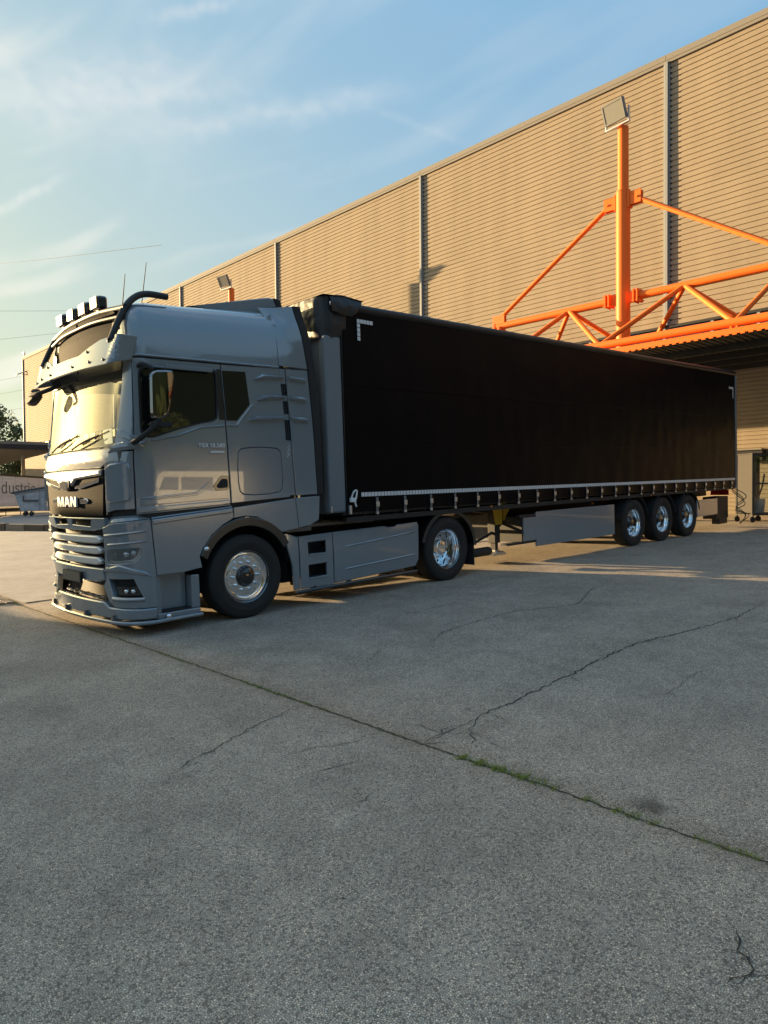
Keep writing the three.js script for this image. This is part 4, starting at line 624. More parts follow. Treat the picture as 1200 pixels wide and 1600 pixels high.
  const df = obj('roof_deflector', ext([[-0.35, 3.70], [0.78, 3.955], [0.86, 3.95], [0.90, 3.86], [0.1, 3.76]], 1.7, 0.012).translate(0, 0, -0.95), M.paint, T);
  obj('deflector_edge', ext([[0.865, 3.965], [0.95, 3.95], [1.0, 3.83], [0.912, 3.85]], 1.74, 0.006).translate(0, 0, -0.97), M.rubber, df);
  obj('deflector_end', [ext([[-0.30, 3.70], [0.80, 3.935], [0.88, 3.86], [0.55, 3.74], [0.3, 3.70]], 0.02).translate(0, 0, 0.77)], M.paint, df);
  // mirrors
  const mir1 = part('mirror', T);
  obj('mirror_housing', [panel(smoothPoly([[-1.20, 2.30], [-1.19, 2.76], [-1.13, 2.80], [-0.92, 2.815], [-0.905, 2.75], [-0.975, 2.45], [-1.03, 2.32], [-1.12, 2.28]]), (x, t, o) => V(x - o * 0.25, t, 1.47 + o - 1.6 * Math.pow(x + 1.06, 2) - 0.12 * Math.pow(t - 2.55, 2)), { th: 0.11, ch: 0.02, max: 0.03 })], M.darkChrome, mir1);
  obj('mirror_back', [bx(-1.14, -0.96, 2.33, 2.76, 1.33, 1.37, 0.02)], M.plastic, mir1);
  obj('mirror_arm', [tube([V(-1.32, 2.06, 1.25), V(-1.28, 2.10, 1.34), V(-1.18, 2.20, 1.42), V(-1.10, 2.30, 1.42)], 0.03, 24, 10), tube([V(-1.22, 2.86, 1.24), V(-1.20, 2.87, 1.32), V(-1.12, 2.81, 1.41)], 0.025, 20, 8), bx(-1.20, -0.96, 2.21, 2.27, 1.38, 1.44, 0.02)], M.plastic, mir1);
  const mir2 = part('front_mirror', T);
  obj('mirror_arm', [tube([V(-1.40, 2.86, -0.50), V(-1.52, 2.80, -0.56), V(-1.60, 2.765, -0.66), V(-1.63, 2.76, -0.80), V(-1.63, 2.765, -0.92)], 0.026, 30, 10)], M.plastic, mir2);
  obj('mirror_housing', [panel(smoothPoly([[-1.25, 2.70], [-1.27, 2.76], [-1.15, 2.84], [-0.98, 2.86], [-0.90, 2.80], [-0.92, 2.72], [-1.05, 2.68], [-1.18, 2.66]]), (z, t, o) => V(-1.60 - o, t, z), { th: 0.10, ch: 0.03, max: 0.05 })], M.plastic, mir2);
  for (const k of [-1, 1]) obj('mirror_mount', panel(smoothPoly([[1.02, 2.14], [1.08, 2.20], [1.3, 2.12], [1.27, 2.06]]).map(([a, t]) => [k * a, t]), cabS, { off: 0.03, th: 0.02 }), M.paint, T);
  // ---- chassis and side skirts
  obj('added_underbody', [bx(-1.25, 0.75, 0.30, 1.2, -0.75, 0.75), bx(-1.35, -0.9, 0.20, 0.6, -1.0, 1.0)], M.chassis, T);  // engine and undertray boxes, added to block low sun under the cab
  for (const z of [-0.42, 0.42]) obj('frame_rail', bx(-1.1, 4.25, 0.72, 0.98, z - 0.04, z + 0.04), M.chassis, T);
  obj('catwalk', [bx(1.15, 2.35, 0.99, 1.03, -0.55, 0.9), ...[...Array(7)].map((_, i) => bx(1.2 + i * 0.16, 1.28 + i * 0.16, 1.03, 1.045, -0.5, 0.85)), bx(0.75, 1.15, 0.95, 1.0, -0.9, 1.0)], M.steel, T);
  obj('fifth_wheel', [bx(2.6, 3.5, 0.99, 1.12, -0.45, 0.45, 0.04)], M.chassis, T);
  obj('suspension', [bx(0.72, 3.0, 0.30, 0.70, -0.9, 0.9), rod(V(0, 0.5, -1.0), V(0, 0.5, 1.0), 0.09), rod(V(3.6, 0.5, -1.0), V(3.6, 0.5, 1.0), 0.10), new THREE.SphereGeometry(0.24, 16, 12).translate(3.6, 0.5, 0), bx(-0.2, 0.2, 0.25, 0.35, -0.1, 0.1)], M.chassis, T);
  for (const sg of [1, -1]) {
    const sk = (P, o) => panel(P, (x, t, f) => V(x, t, sg * (1.225 + f - 0.02 * Math.pow(Math.max(0, t - 0.75) / 0.2, 2) * 0.6)), { th: 0.03, ch: 0.008, max: 0.3, ...o });
    obj('skirt_end', sk([[0.46, 0.955], [0.60, 0.96], [0.775, 0.90], [0.775, 0.24], [0.685, 0.24], [0.67, 0.55], [0.58, 0.84]]), M.paint, T);
    const st = obj('skirt_steps', sk([[0.79, 0.905], [1.325, 0.92], [1.325, 0.235], [0.79, 0.24]], { holes: [[[0.92, 0.82], [1.215, 0.825], [1.215, 0.67], [0.925, 0.67]], [[0.92, 0.53], [1.215, 0.535], [1.215, 0.375], [0.925, 0.37]]] }), M.paint, T);
    for (const y of [0.66, 0.36]) obj('step_lip', bx(0.925, 1.215, y - 0.012, y + 0.012, sg * 1.05, sg * 1.235, 0.005), M.paint, st);
    obj('step_recess', [bx(0.85, 1.30, 0.26, 0.88, sg * 0.9, sg * 1.0)], M.black, st);
    const tk = obj('skirt_panel', sk([[1.34, 0.922], [2.28, 0.935], [2.32, 0.915], [2.48, 0.918], [2.52, 0.94], [2.93, 0.95], [2.955, 0.90], [2.93, 0.40], [2.86, 0.31], [1.34, 0.245]]), M.paint, T);
    for (const [x0, t0, x1, t1] of [[1.50, 0.70, 2.85, 0.80], [1.50, 0.405, 2.86, 0.47]]) obj('skirt_crease', sk([[x0, t0], [x0 + 0.05, t0 + 0.024], [x1, t1 + 0.024], [x1, t1]], { off: 0.010, th: 0.012, ch: 0.009 }), M.paint, tk);
    obj('skirt_rail', [rod(V(0.70, 0.205, sg * 1.22), V(2.88, 0.235, sg * 1.22), 0.028), ...[1.0, 1.6, 2.2, 2.7].map(x => bx(x - 0.02, x + 0.02, 0.20, 0.26, sg * 1.15, sg * 1.225))], M.gloss, T);
    // rear mudguard
    const P = []; for (let i = 0; i <= 24; i++) { const th = lerp(2.9, 0.0, i / 24); P.push([3.60 + (sg > 0 ? 0.63 : 0.565) * Math.cos(th), 0.5 + (sg > 0 ? 0.60 : 0.56) * Math.sin(th)]); }
    const outer = P.map(p => p), inn = P.map(([x, y]) => [3.6 + (x - 3.6) * 0.965, 0.5 + (y - 0.5) * 0.965]).reverse();
    const mg = obj('mudguard', [ext(outer.concat(inn), 0.60).translate(0, 0, sg > 0 ? 0.64 : -1.24), ext(outer.concat(P.map(([x, y]) => [3.6 + (x - 3.6) * 0.90, 0.5 + (y - 0.5) * 0.90]).reverse()), 0.012).translate(0, 0, sg > 0 ? 1.24 : -1.252)], M.gloss, T);
    const fx = sg > 0 ? 4.19 : 4.12; obj('mudflap', [bx(fx, fx + 0.02, 0.18, 0.52, sg * 0.66, sg * 1.22), ...[...Array(6)].map((_, i) => bx(fx + 0.02, fx + 0.028, 0.22 + i * 0.045, 0.235 + i * 0.045, sg * 0.7, sg * 1.18))], M.rubber, mg);
    wheel('steer', T, 0, sg * 1.09, sg); wheel('drive', T, 3.6, sg * 1.05, sg, true);
  }
  console.log('tractor done');
}

// ---------------------------------------------------------------- curtain-sided trailer
{
  const X0 = 8.2, T = seat(thing('curtain_trailer', 'long black curtain-sided semi-trailer with grey side boxes and three axles', 'trailer'), X0);
  const tr = g => (Array.isArray(g) ? merge(g) : g).translate(-X0, 0, 0), o = (n, g, m, p = T) => obj(n, tr(g), m, p);
  const yTop = x => 3.825 + (x - 1.6) * 0.0115, yStrip = x => 1.395 - (x - 1.75) * 0.0080, yBot = x => 1.165 - (x - 1.6) * 0.0045, ZS = 1.275;
  for (const sg of [1, -1]) {
    const cur = o('curtain', [(() => {
      const f = (u, v) => { const x = lerp(1.565, 14.86, u), y = lerp(yBot(x), yTop(x) + 0.01, v), e = Math.sin(Math.PI * clamp(v, 0, 1)), bil = 0.018 * e * fbm2(x * 0.55 + sg * 5, y * 0.7, 3) + 0.006 * Math.exp(-v * 6) * Math.cos((x - 2.08) / 0.5426 * 2 * Math.PI) + 0.0035 * e * Math.sin(x * 11.6 + 2 * n2(x * 0.5, y * 0.4)) * (0.5 + 0.5 * n2(x * 0.3, 7)) + 0.004 * Math.exp(-(1 - v) * 8) * Math.sin(x * 5.1); return V(x, y, sg * (ZS + bil)); };
      return grid(220, 28, f, (u, v) => [u * 13.3, v * 2.7]);
    })()], M.curtain);
    for (const yy of [2.05, 2.85]) o('weld_seam', bx(1.57, 14.85, yy, yy + 0.035, sg * (ZS + 0.004), sg * (ZS + 0.0065)), M.curtain);
    // reflective tape along the bottom, made of short segments
    if (sg > 0) {
      const seg = []; for (let x = 1.79; x < 14.74; x += 0.0615) { const y = yStrip(x); const bil = 0.02; seg.push(bx(x, x + 0.053, y - 0.028, y + 0.028, ZS + 0.018, ZS + 0.0205)); }
      const tp = o('reflective_tape', seg, M.reflective, T); tp.userData.kind = 'stuff';
      for (const [x0, y0, dx, dy, n, m] of [[1.815, 3.705, 1, -1, 5, 5], [14.70, 3.625, -1, -1, 5, 5]]) {
        const mk = part('reflective_mark', T); for (let i = 0; i < n; i++) o('tape_square', bx(x0 + dx * i * 0.058, x0 + dx * (i * 0.058 + 0.05), y0 - 0.025, y0 + 0.025, ZS + 0.019, ZS + 0.0225), M.reflective, mk);
        for (let i = 1; i < m; i++) o('tape_square', bx(x0, x0 + dx * 0.05, y0 - 0.025 + dy * i * 0.058, y0 + 0.025 + dy * i * 0.058, ZS + 0.019, ZS + 0.0225), M.reflective, mk);
      }
      for (let k = 0; k < 24; k++) {
        const x = 2.08 + k * 0.5426, y = yBot(x) - 0.005; const st = part('buckle_strap', T);
        o('webbing', bx(x - 0.022, x + 0.022, y - 0.02, y + 0.19, ZS + 0.012, ZS + 0.017), M.steel, st);
        o('buckle', [bx(x - 0.03, x + 0.03, y + 0.06, y + 0.13, ZS + 0.017, ZS + 0.034, 0.006), bx(x - 0.024, x + 0.024, y - 0.045, y - 0.01, ZS - 0.005, ZS + 0.022, 0.004)], M.alu, st);
      }
    }
    // side rail under the curtain and roof rail above it
    o('side_rail', [bx(1.56, 14.86, 1.03, 1.10, sg * 1.16, sg * 1.255)], M.chassis);
    o('roof_rail', [(() => { const n = 40, P = []; for (let i = 0; i <= 1; i++) P.push(0); return grid(60, 12, (u, v) => { const x = lerp(1.50, 14.88, u), a = lerp(-1.9, 1.75, v); return V(x, yTop(x) + 0.045 + 0.062 * Math.sin(a) + 0.004 * n2(x * 2, sg), sg * (ZS - 0.035 + 0.068 * Math.cos(a) + 0.004 * n2(x * 3, 4))); }); })()], M.tarp);
    // wheels, guards
    for (let k = 0; k < 3; k++) {
      const x = 9.49 + 1.31 * k; const w = wheel('trailer', T, x - X0, sg * 1.07, sg);
      const P = []; for (let i = 0; i <= 20; i++) { const th = lerp(2.95, 0.2, i / 20); P.push([x + 0.585 * Math.cos(th), 0.5 + 0.575 * Math.sin(th)]); }
      o('mudguard', ext(P.concat(P.map(([a, b]) => [x + (a - x) * 0.968, 0.5 + (b - 0.5) * 0.968]).reverse()), 0.42).translate(0, 0, sg > 0 ? 0.83 : -1.25), M.plastic);
    }
    for (const z of [0.5]) o('frame_beam', [ext([[5.0, 1.13], [14.75, 1.10], [14.75, 0.86], [6.2, 0.82], [5.0, 0.98], [1.7, 1.02], [1.7, 1.13]], 0.12).translate(0, 0, sg * z - 0.06)], M.chassis);
  }
  o('axles', [0, 1, 2].map(k => rod(V(9.49 + 1.31 * k, 0.5, -1.0), V(9.49 + 1.31 * k, 0.5, 1.0), 0.075)), M.chassis);
  for (let k = 0; k < 3; k++) o('air_bag', [...[-0.5, 0.5].map(z => new THREE.CylinderGeometry(0.14, 0.14, 0.3, 16).translate(9.85 + 1.31 * k, 0.68, z))], M.rubber);
  o('floor', [bx(1.5, 14.86, 1.13, 1.18, -1.25, 1.25)], M.chassis);
  o('crossbearers', [...Array(22)].map((_, i) => bx(1.9 + i * 0.6, 1.95 + i * 0.6, 1.03, 1.13, -1.2, 1.2)), M.chassis);
  // roof sheet
  o('roof_sheet', grid(80, 14, (u, v) => { const x = lerp(1.36, 14.88, u), z = lerp(-1.27, 1.27, v); return V(x, yTop(x) + 0.10 + 0.03 * (1 - (z / 1.27) ** 2) + 0.008 * fbm2(x * 2, z * 2, 2), z); }), M.tarp);
  // bulkhead, corner posts
  o('front_bulkhead', [bx(1.30, 1.36, 1.16, 3.83, -1.15, 1.15), ...[...Array(5)].map((_, i) => bx(1.285, 1.30, 1.2, 3.5, -0.9 + i * 0.45, -0.86 + i * 0.45))], M.paintMatt);
  for (const sg of [1, -1]) {
    const cpz = [1.29, 1.545]; const post = o('corner_post', [bx(1.275, 1.545, 1.17, 3.47, sg * 1.13, sg * 1.268, 0.03)], M.paintMatt);
    o('post_seam', bx(1.5455, 1.56, 1.17, 3.73, sg * 1.2, sg * 1.272), M.black, post);
  }
  // crumpled tarpaulin over the front corner and front edge
  { const r3 = (p, k) => fbm3(p.x * k, p.y * k, p.z * k, 3);
    const wrap = (u, v) => { // u: from middle of the front round the near corner along the side; v: bottom to top
      const a = lerp(-1.3, 1.56, u); let x, z; const rc = 0.12; if (a < 1.12) { x = 1.255; z = a; } else if (a < 1.12 + rc * 1.57) { const th = (a - 1.12) / rc; x = 1.255 + rc - rc * Math.cos(th); z = 1.12 + rc * Math.sin(th) + 0.03 * Math.sin(th); } else { x = 1.255 + rc + (a - 1.12 - rc * 1.57); z = 1.275; }
      const y = lerp(3.44 + 0.02 * Math.sin(a * 9), 3.965, v) + (a > 1.2 ? 0.02 * sstep(1.2, 1.6, a) : 0); const p = V(x, y, z), w = 0.030 * r3(p, 2.0) + 0.008 * r3(p, 6.0) + 0.02 * Math.sin(v * Math.PI) ; if (a < 1.15) p.x -= w; else { p.z += w * 0.7; p.x += w * 0.3; } return p; };
    o('front_tarp', [grid(120, 26, wrap)], M.tarp);
    const flap = (u, v) => { const top = [[1.36, 3.985], [1.58, 4.01], [1.76, 4.0], [1.93, 3.985]], bot = [[1.36, 3.78], [1.56, 3.745], [1.70, 3.74], [1.80, 3.80]]; const pick = (K, u) => { const q = u * 3, i = Math.min(2, Math.floor(q)), f = q - i; return [lerp(K[i][0], K[i + 1][0], f), lerp(K[i][1], K[i + 1][1], f)]; }; const A = pick(top, u), B = pick(bot, u), x = lerp(B[0], A[0], v), y = lerp(B[1], A[1], v); return V(x, y, 1.325 + 0.012 * fbm2(x * 5, y * 5, 3) + 0.02 * Math.sin(v * 3) - 0.05 * v * v); };
    o('corner_flap', [grid(30, 16, flap), grid(30, 8, (u, v) => { const p = flap(u, 1); p.z = lerp(p.z, 1.0, v); p.y += 0.02 * Math.sin(v * 2); return p; })], M.tarp);
    o('tarp_top', grid(40, 10, (u, v) => { const z = lerp(-1.3, 1.3, u), x = lerp(1.25, 1.95, v); return V(x, 3.972 + 0.01 * fbm2(x * 5, z * 4, 3) + 0.02 * Math.sin(v * 3.1), z); }), M.tarp);
    o('eyelet', new THREE.TorusGeometry(0.022, 0.008, 8, 16).rotateY(0.8).translate(1.335, 3.86, 1.335), M.alu);
  }
  // curtain tensioner at the front bottom corner
  o('tensioner', [bx(1.575, 1.66, 1.30, 1.36, 1.29, 1.33, 0.01), tube([V(1.60, 1.36, 1.31), V(1.63, 1.44, 1.33), V(1.68, 1.45, 1.33), V(1.67, 1.38, 1.33), V(1.64, 1.30, 1.335), V(1.66, 1.24, 1.335)], 0.012, 30, 8)], M.whitePaint);
  o('tensioner', [bx(1.56, 1.60, 1.14, 1.26, 1.28, 1.32, 0.01), bx(1.28, 1.30, 1.18, 1.26, 1.268, 1.275)], M.alu);
  // rear frame and doors
  o('rear_frame', [bx(14.87, 14.97, 1.05, 3.98, 1.19, 1.285, 0.02), bx(14.87, 14.97, 1.05, 3.98, -1.285, -1.19, 0.02), bx(14.87, 14.97, 3.87, 4.0, -1.19, 1.19), bx(14.87, 14.97, 1.05, 1.16, -1.19, 1.19)], M.paintMatt);
  o('rear_door', [bx(14.90, 14.95, 1.17, 3.86, -1.18, -0.01), bx(14.90, 14.95, 1.17, 3.86, 0.01, 1.18)], M.paintMatt);
  // pallet box and side guards
  o('pallet_box', [bx(5.90, 8.62, 0.325, 0.93, 1.205, 1.24, 0.008), bx(5.53, 5.899, 0.44, 0.845, 1.205, 1.24, 0.008)], M.paint);
  o('far_pallet_box', [bx(5.53, 8.62, 0.325, 0.93, -1.24, -0.6, 0.008)], M.paint); o('far_side_guard', [bx(12.56, 13.76, 0.43, 0.835, -1.24, -1.205, 0.008)], M.paint);
  o('pallet_box_body', [bx(5.52, 8.55, 0.42, 0.86, 0.55, 1.20)], M.chassis);
  o('pallet_box_strip', bx(5.42, 5.895, 0.848, 0.90, 1.15, 1.235), M.chassis); o('pallet_box_strip', bx(5.05, 5.895, 0.40, 0.437, 1.10, 1.235), M.chassis);
  o('rear_side_guard', [bx(12.56, 13.76, 0.43, 0.835, 1.205, 1.24, 0.008)], M.paint);
  o('rear_underrun', [bx(13.8, 14.55, 0.30, 0.86, 0.85, 1.20, 0.02), bx(14.3, 14.5, 0.34, 0.50, -1.2, 1.2), bx(14.0, 14.5, 0.16, 0.5, 1.0, 1.19)], M.chassis);
  o('tail_lamp', [bx(14.56, 14.60, 0.88, 1.02, 0.75, 1.2)], M.red);
  o('side_marker_lamp', new THREE.SphereGeometry(0.02, 10, 8).translate(4.62, 1.09, 1.262), M.amber); o('side_marker_lamp', new THREE.SphereGeometry(0.02, 10, 8).translate(7.85, 0.985, 1.2), M.amber); o('side_marker_lamp', new THREE.SphereGeometry(0.02, 10, 8).translate(10.16, 1.045, 1.262), M.amber);
  // landing gear
  for (const z of [0.78, -0.78]) {
    const lg = o('landing_leg', [bx(5.22, 5.36, 0.42, 1.12, z - 0.08, z + 0.08, 0.01), bx(5.25, 5.33, 0.22, 0.42, z - 0.05, z + 0.05)], M.chassis);
    o('landing_foot', [ext([[5.10, 0.215], [5.46, 0.215], [5.38, 0.27], [5.18, 0.27]], 0.26, 0.005).translate(0, 0, z - 0.13), bx(5.23, 5.35, 0.26, 0.30, z - 0.06, z + 0.06)], M.alu, lg);
    o('leg_brace', [rod(V(5.3, 0.62, z), V(4.7, 0.45, z), 0.025), rod(V(5.3, 0.62, z), V(5.9, 0.98, z), 0.025)], M.chassis, lg);
  }
  o('leg_gusset', [ext([[5.12, 1.12], [5.42, 1.12], [5.38, 0.74], [5.22, 0.74]], 0.02).translate(0, 0, 0.87), ext([[5.44, 1.12], [5.70, 1.12], [5.44, 0.8]], 0.02).translate(0, 0, 0.87)], M.yellow);  // sunlight on the gussets put into their yellow colour
  o('air_tank', [new THREE.CapsuleGeometry(0.075, 0.42, 6, 16).rotateZ(Math.PI / 2).translate(4.62, 0.33, 1.0)], M.chassis);
  o('leg_crossbar', rod(V(5.29, 0.7, -0.78), V(5.29, 0.7, 0.78), 0.03), M.chassis);
  o('number_plate_bracket', [bx(4.32, 4.34, 0.46, 0.80, 0.9, 0.95)], M.red);
}
console.log('trailer done');

// ---------------------------------------------------------------- things beyond the lorry, left of the picture
const P3 = (x, fwd, y = null) => { const D = x * DV.x + fwd * -DV.z; return V(x, y === null ? yard(D) : y, -fwd); };   // x right of the camera, fwd ahead of it
{ // kerb of stone blocks
  const k = new THREE.Group(); k.name = numbered('kerb'); scene.add(k); tag(k, 'low kerb of brown stone blocks beyond the concrete, left of the cab', 'kerb');
  const a = P3(-15.5, 28.4), b = P3(-12.6, 26.9), dir = b.clone().sub(a).normalize(), r = rng(3); k.position.copy(a); k.rotation.y = Math.atan2(-dir.z, dir.x);
  for (let i = -6; i < 7; i++) obj('kerb_stone', new RoundedBoxGeometry(1.13 - 0.03 * r(), 0.34, 0.22, 2, 0.025).translate(i * 1.16 + 0.02 * r(), 0.12 + 0.03 * r(), 0.02 * r()), i % 3 === 1 ? M.kerb : M.kerbDark, k);
  const pav = grid(2, 2, (u, v) => { const p = a.clone().addScaledVector(dir, lerp(-8, 8.5, u)); const q = V(dir.z, 0, -dir.x).multiplyScalar(lerp(0.1, 12, v)); p.add(q); p.y = yard(p.dot(DV)) + 0.20; return p; }, (u, v) => [u * 8, v * 5]);
  structure('raised_pavement', pav, M.concreteGrey, 'grey raised pavement behind the kerb');
}
{ // galvanised waste container
  const c = thing('waste_container', 'dented pale galvanised waste container with sloping lid on castors, left of the cab', 'waste container');
  c.position.copy(P3(-18.6, 38.6)); c.position.y += 0.2; c.rotation.y = 0.42; const r = rng(14);
  const bodyP = [[-1.05, 0.28], [1.05, 0.28], [1.12, 1.62], [-1.32, 1.18]];
  obj('body', [ext(bodyP, 1.25, 0.02).translate(0, 0, -0.62)], M.galvPale, c);
  obj('lid', [ext([[-1.46, 1.19], [1.16, 1.69], [1.16, 1.75], [-1.46, 1.27]], 1.42, 0.015).translate(0, 0, -0.71)], M.galvDark, c);
  for (const x of [-0.15, 0.12]) obj('rib', bx(x - 0.03, x + 0.03, 0.28, 1.40, 0.65, 0.70, 0.01), M.galv, c);
  obj('fork_pocket', [bx(-0.95, -0.2, 0.78, 0.86, 0.65, 0.72), bx(-0.95, -0.88, 0.78, 1.1, 0.65, 0.72)], M.galvDark, c);
  obj('rim', rod(V(-1.35, 1.16, 0.68), V(1.12, 1.62, 0.68), 0.035), M.galv, c);
  for (const [x, z] of [[-0.85, 0.45], [-0.55, 0.55], [0.85, 0.45], [-0.85, -0.45], [0.85, -0.45]]) { const w = part('castor', c); obj('castor_wheel', new THREE.CylinderGeometry(0.12, 0.12, 0.06, 16).rotateX(Math.PI / 2).translate(x, 0.12, z), M.rubber, w); obj('castor_fork', bx(x - 0.05, x + 0.05, 0.12, 0.28, z - 0.05, z + 0.05), M.galvDark, w); }
}
{ // white box trailer with lettering
  const L = 22, t = thing('box_trailer', 'white box trailer with large grey lettering behind the waste container', 'trailer');
  t.position.copy(P3(-22.95, 37.5)); t.position.y -= 0.12; t.scale.setScalar(0.75); t.rotation.y = Math.PI / 2 + 0.10;    // local x runs away from the camera, local z towards the right
  obj('body', [bx(-4, 21.5, 1.2, 3.75, -2.5, 0, 0.03)], M.whitePaint, t);
  obj('top_edge', bx(-4.02, 21.52, 3.75, 3.9, -2.52, 0.02), M.black, t);
  for (let i = 0; i < 9; i++) obj('panel_seam', bx(-2 + i * 2.6, -1.98 + i * 2.6, 1.22, 3.74, 0.001, 0.004), M.galvDark, t);
  const a = text('Industrie', 0.95, 0.01, fontR); const w = a.boundingBox.max.x; a.scale(9.4 / w, 1, 1); obj('lettering', a.translate(5.9, 2.28, 0.006), M.letterGrey, t);
  const b = text('GmbH', 0.46, 0.01, fontR); b.scale(4.6 / b.boundingBox.max.x, 1, 1); obj('lettering', b.translate(11.0, 1.68, 0.006), M.letterGrey, t);
  obj('underframe', [bx(-4, 17.5, 0.75, 1.0, -2.2, -0.2), bx(0, 16, 0.70, 0.74, -0.06, -0.02), bx(0, 16, 0.40, 0.44, -0.06, -0.02), ...[...Array(6)].map((_, i) => bx(i * 3, i * 3 + 0.06, 0.4, 1.0, -0.06, -0.02)), bx(-3, 17, 0.05, 0.4, -2.2, -0.5)], M.chassis, t);
}
{ // far canopy with light edge
  const c = thing('far_canopy', 'flat dark canopy with pale edge at the far end of the warehouse', 'canopy');
  const A = W3(18.6, 0, 57.3), B = W3(22.4, 0, 88), dir = B.clone().sub(A); const len = dir.length(); dir.normalize(); c.position.set(A.x, 0, A.z); c.rotation.y = Math.atan2(-dir.z, dir.x);
  const y = 4.0 + CAMH; // local x along the edge (away), local z: towards the right is negative d side
  obj('roof_slab', bx(-4, len + 12, y - 0.55, y - 0.2, -7.5, 0), M.deckDark, c); obj('edge_trim', bx(-4, len + 12, y - 0.2, y, -7.5, 0.05), M.coping, c);
  obj('post', [...[4, 18].map(x => bx(x - 0.12, x + 0.12, 0.6, y - 0.55, -1.2, -0.96))], M.steel, c);
  obj('stay', rod(V(14, y, -1), V(8, y + 2.4, -5.6), 0.05), M.zinc, c); obj('stay', rod(V(19, y, -1), V(10, y + 2.5, -5.6), 0.05), M.zinc, c);
}
// overhead wires
[[[-60, 31.5, 90], [-14.5, 18.2, 47]], [[-75, 27.2, 90], [-28, 21.0, 74]], [[-75, 23.5, 100], [-30, 20.8, 80]], [[-80, 18.2, 110], [-36, 16.6, 82]], [[-80, 16.2, 110], [-36, 15.0, 82]], [[-80, 13.6, 110], [-36, 12.9, 82]], [[-80, 12.2, 110], [-36, 11.6, 82]]].forEach(([a, b], i) => {
  const A = V(a[0], a[1], -a[2]), B = V(b[0], b[1], -b[2]), m = A.clone().lerp(B, 0.5); m.y -= 0.7;
  tag(obj('overhead_wire', tube([A, m, B], 0.013, 20, 5), M.rubber), ['topmost thin wire crossing the sky left of the warehouse roof', 'second thin wire from the top, ending at the cab\'s roof lamps', 'third thin wire down, meeting the warehouse corner', 'upper wire of the close middle pair left of the warehouse corner', 'lower wire of the close middle pair left of the warehouse corner', 'upper wire of the lowest pair left of the warehouse corner', 'lowest thin wire in the sky left of the warehouse corner'][i], 'wire', 'overhead wires at the left');
});
// ---------------------------------------------------------------- trees
function treeGeo(seed, h, spread, leaf, n) {
  const r = rng(seed), tr = [], lp = [], lc = [];
  tr.push(rod(V(0, 0, 0), V(0.1, h * 0.55, 0), h * 0.022, 8, h * 0.011));
  const cl = []; for (let i = 0; i < 26; i++) { const a = r() * 6.28, t = Math.pow(r(), 0.7), y = h * (0.32 + 0.62 * t), q = spread * (0.25 + 0.75 * Math.sqrt(1 - Math.pow(2 * t - 0.85, 2) * 0.55)) * (0.35 + 0.65 * r()); const c = V(Math.cos(a) * q, y, Math.sin(a) * q), k = spread * (0.22 + 0.20 * r()); cl.push([c, k]); tr.push(rod(V(0.05, h * (0.2 + 0.32 * r()), 0), c, h * 0.007, 5, h * 0.0018)); }
  for (let i = 0; i < n; i++) {
    const [c, k] = cl[Math.floor(r() * cl.length)]; let v; do { v = V(r() * 2 - 1, r() * 2 - 1, r() * 2 - 1); } while (v.lengthSq() > 1); v.multiplyScalar(k * (0.75 + 0.5 * r())).multiply(V(1, 0.8, 1)).add(c);
    const e = V(r() - 0.5, r() - 0.5, r() - 0.5).normalize(), f = V(r() - 0.5, r() - 0.5, r() - 0.5).cross(e).normalize(), s = leaf * (0.6 + 0.8 * r()); e.multiplyScalar(s); f.multiplyScalar(s * 0.6);
    const A = v.clone().sub(e), B = v.clone().add(f), C = v.clone().add(e), D = v.clone().sub(f); for (const q of [A, B, C, A, C, D]) lp.push(q.x, q.y, q.z);
  }
  const g = new THREE.BufferGeometry(); g.setAttribute('position', new THREE.Float32BufferAttribute(lp, 3)); g.computeVertexNormals();
  return [merge(tr), g];
}
{
  const kinds = [treeGeo(61, 11, 4.2, 0.20, 7000), treeGeo(62, 9, 4.6, 0.20, 7000), treeGeo(63, 13, 4.0, 0.22, 7000)];
  const tree = (p, k, turn, sc, label, group) => { const t = thing('tree', label, 'tree', group); t.position.copy(p); t.rotation.y = turn; t.scale.setScalar(sc); obj('trunk', kinds[k][0], M.bark, t); obj('crown', kinds[k][1], k === 1 ? M.leafB : M.leaf, t); return t; };
  tree(P3(-58, 102), 0, 0.3, 1.25, 'tall leafy tree at the left edge beyond the far canopy', 'trees beyond the far canopy');
  tree(P3(-52, 105), 1, 1.9, 0.98, 'lower bushy tree beside the warehouse corner, beyond the far canopy', 'trees beyond the far canopy');
  tree(P3(-47, 108), 1, 0.4, 0.85, 'bushy tree partly hidden behind the warehouse corner', 'trees beyond the far canopy');
  tree(P3(-66, 108), 2, 2.2, 1.0, 'tree just outside the left edge beyond the far canopy', 'trees beyond the far canopy');
  // a belt of trees on the other side of the yard, mirrored in the lorry's paint
  const r = rng(9); for (let i = 0; i < 10; i++) { const a = lerp(-0.62, 0.95, i / 9), R = 46 + 14 * r(), c = V(2, 0, -8), p = V(c.x + R * Math.cos(a - 0.35), 0, c.z + R * Math.sin(a + 0.1) + 6); p.y = yard(p.dot(DV)) - 0.1; tree(p, i % 3, r() * 6, 0.85 + 0.5 * r(), 'leafy tree in the belt behind the photographer, mirrored in the lorry\'s paint', 'tree belt mirrored in the lorry'); }
}
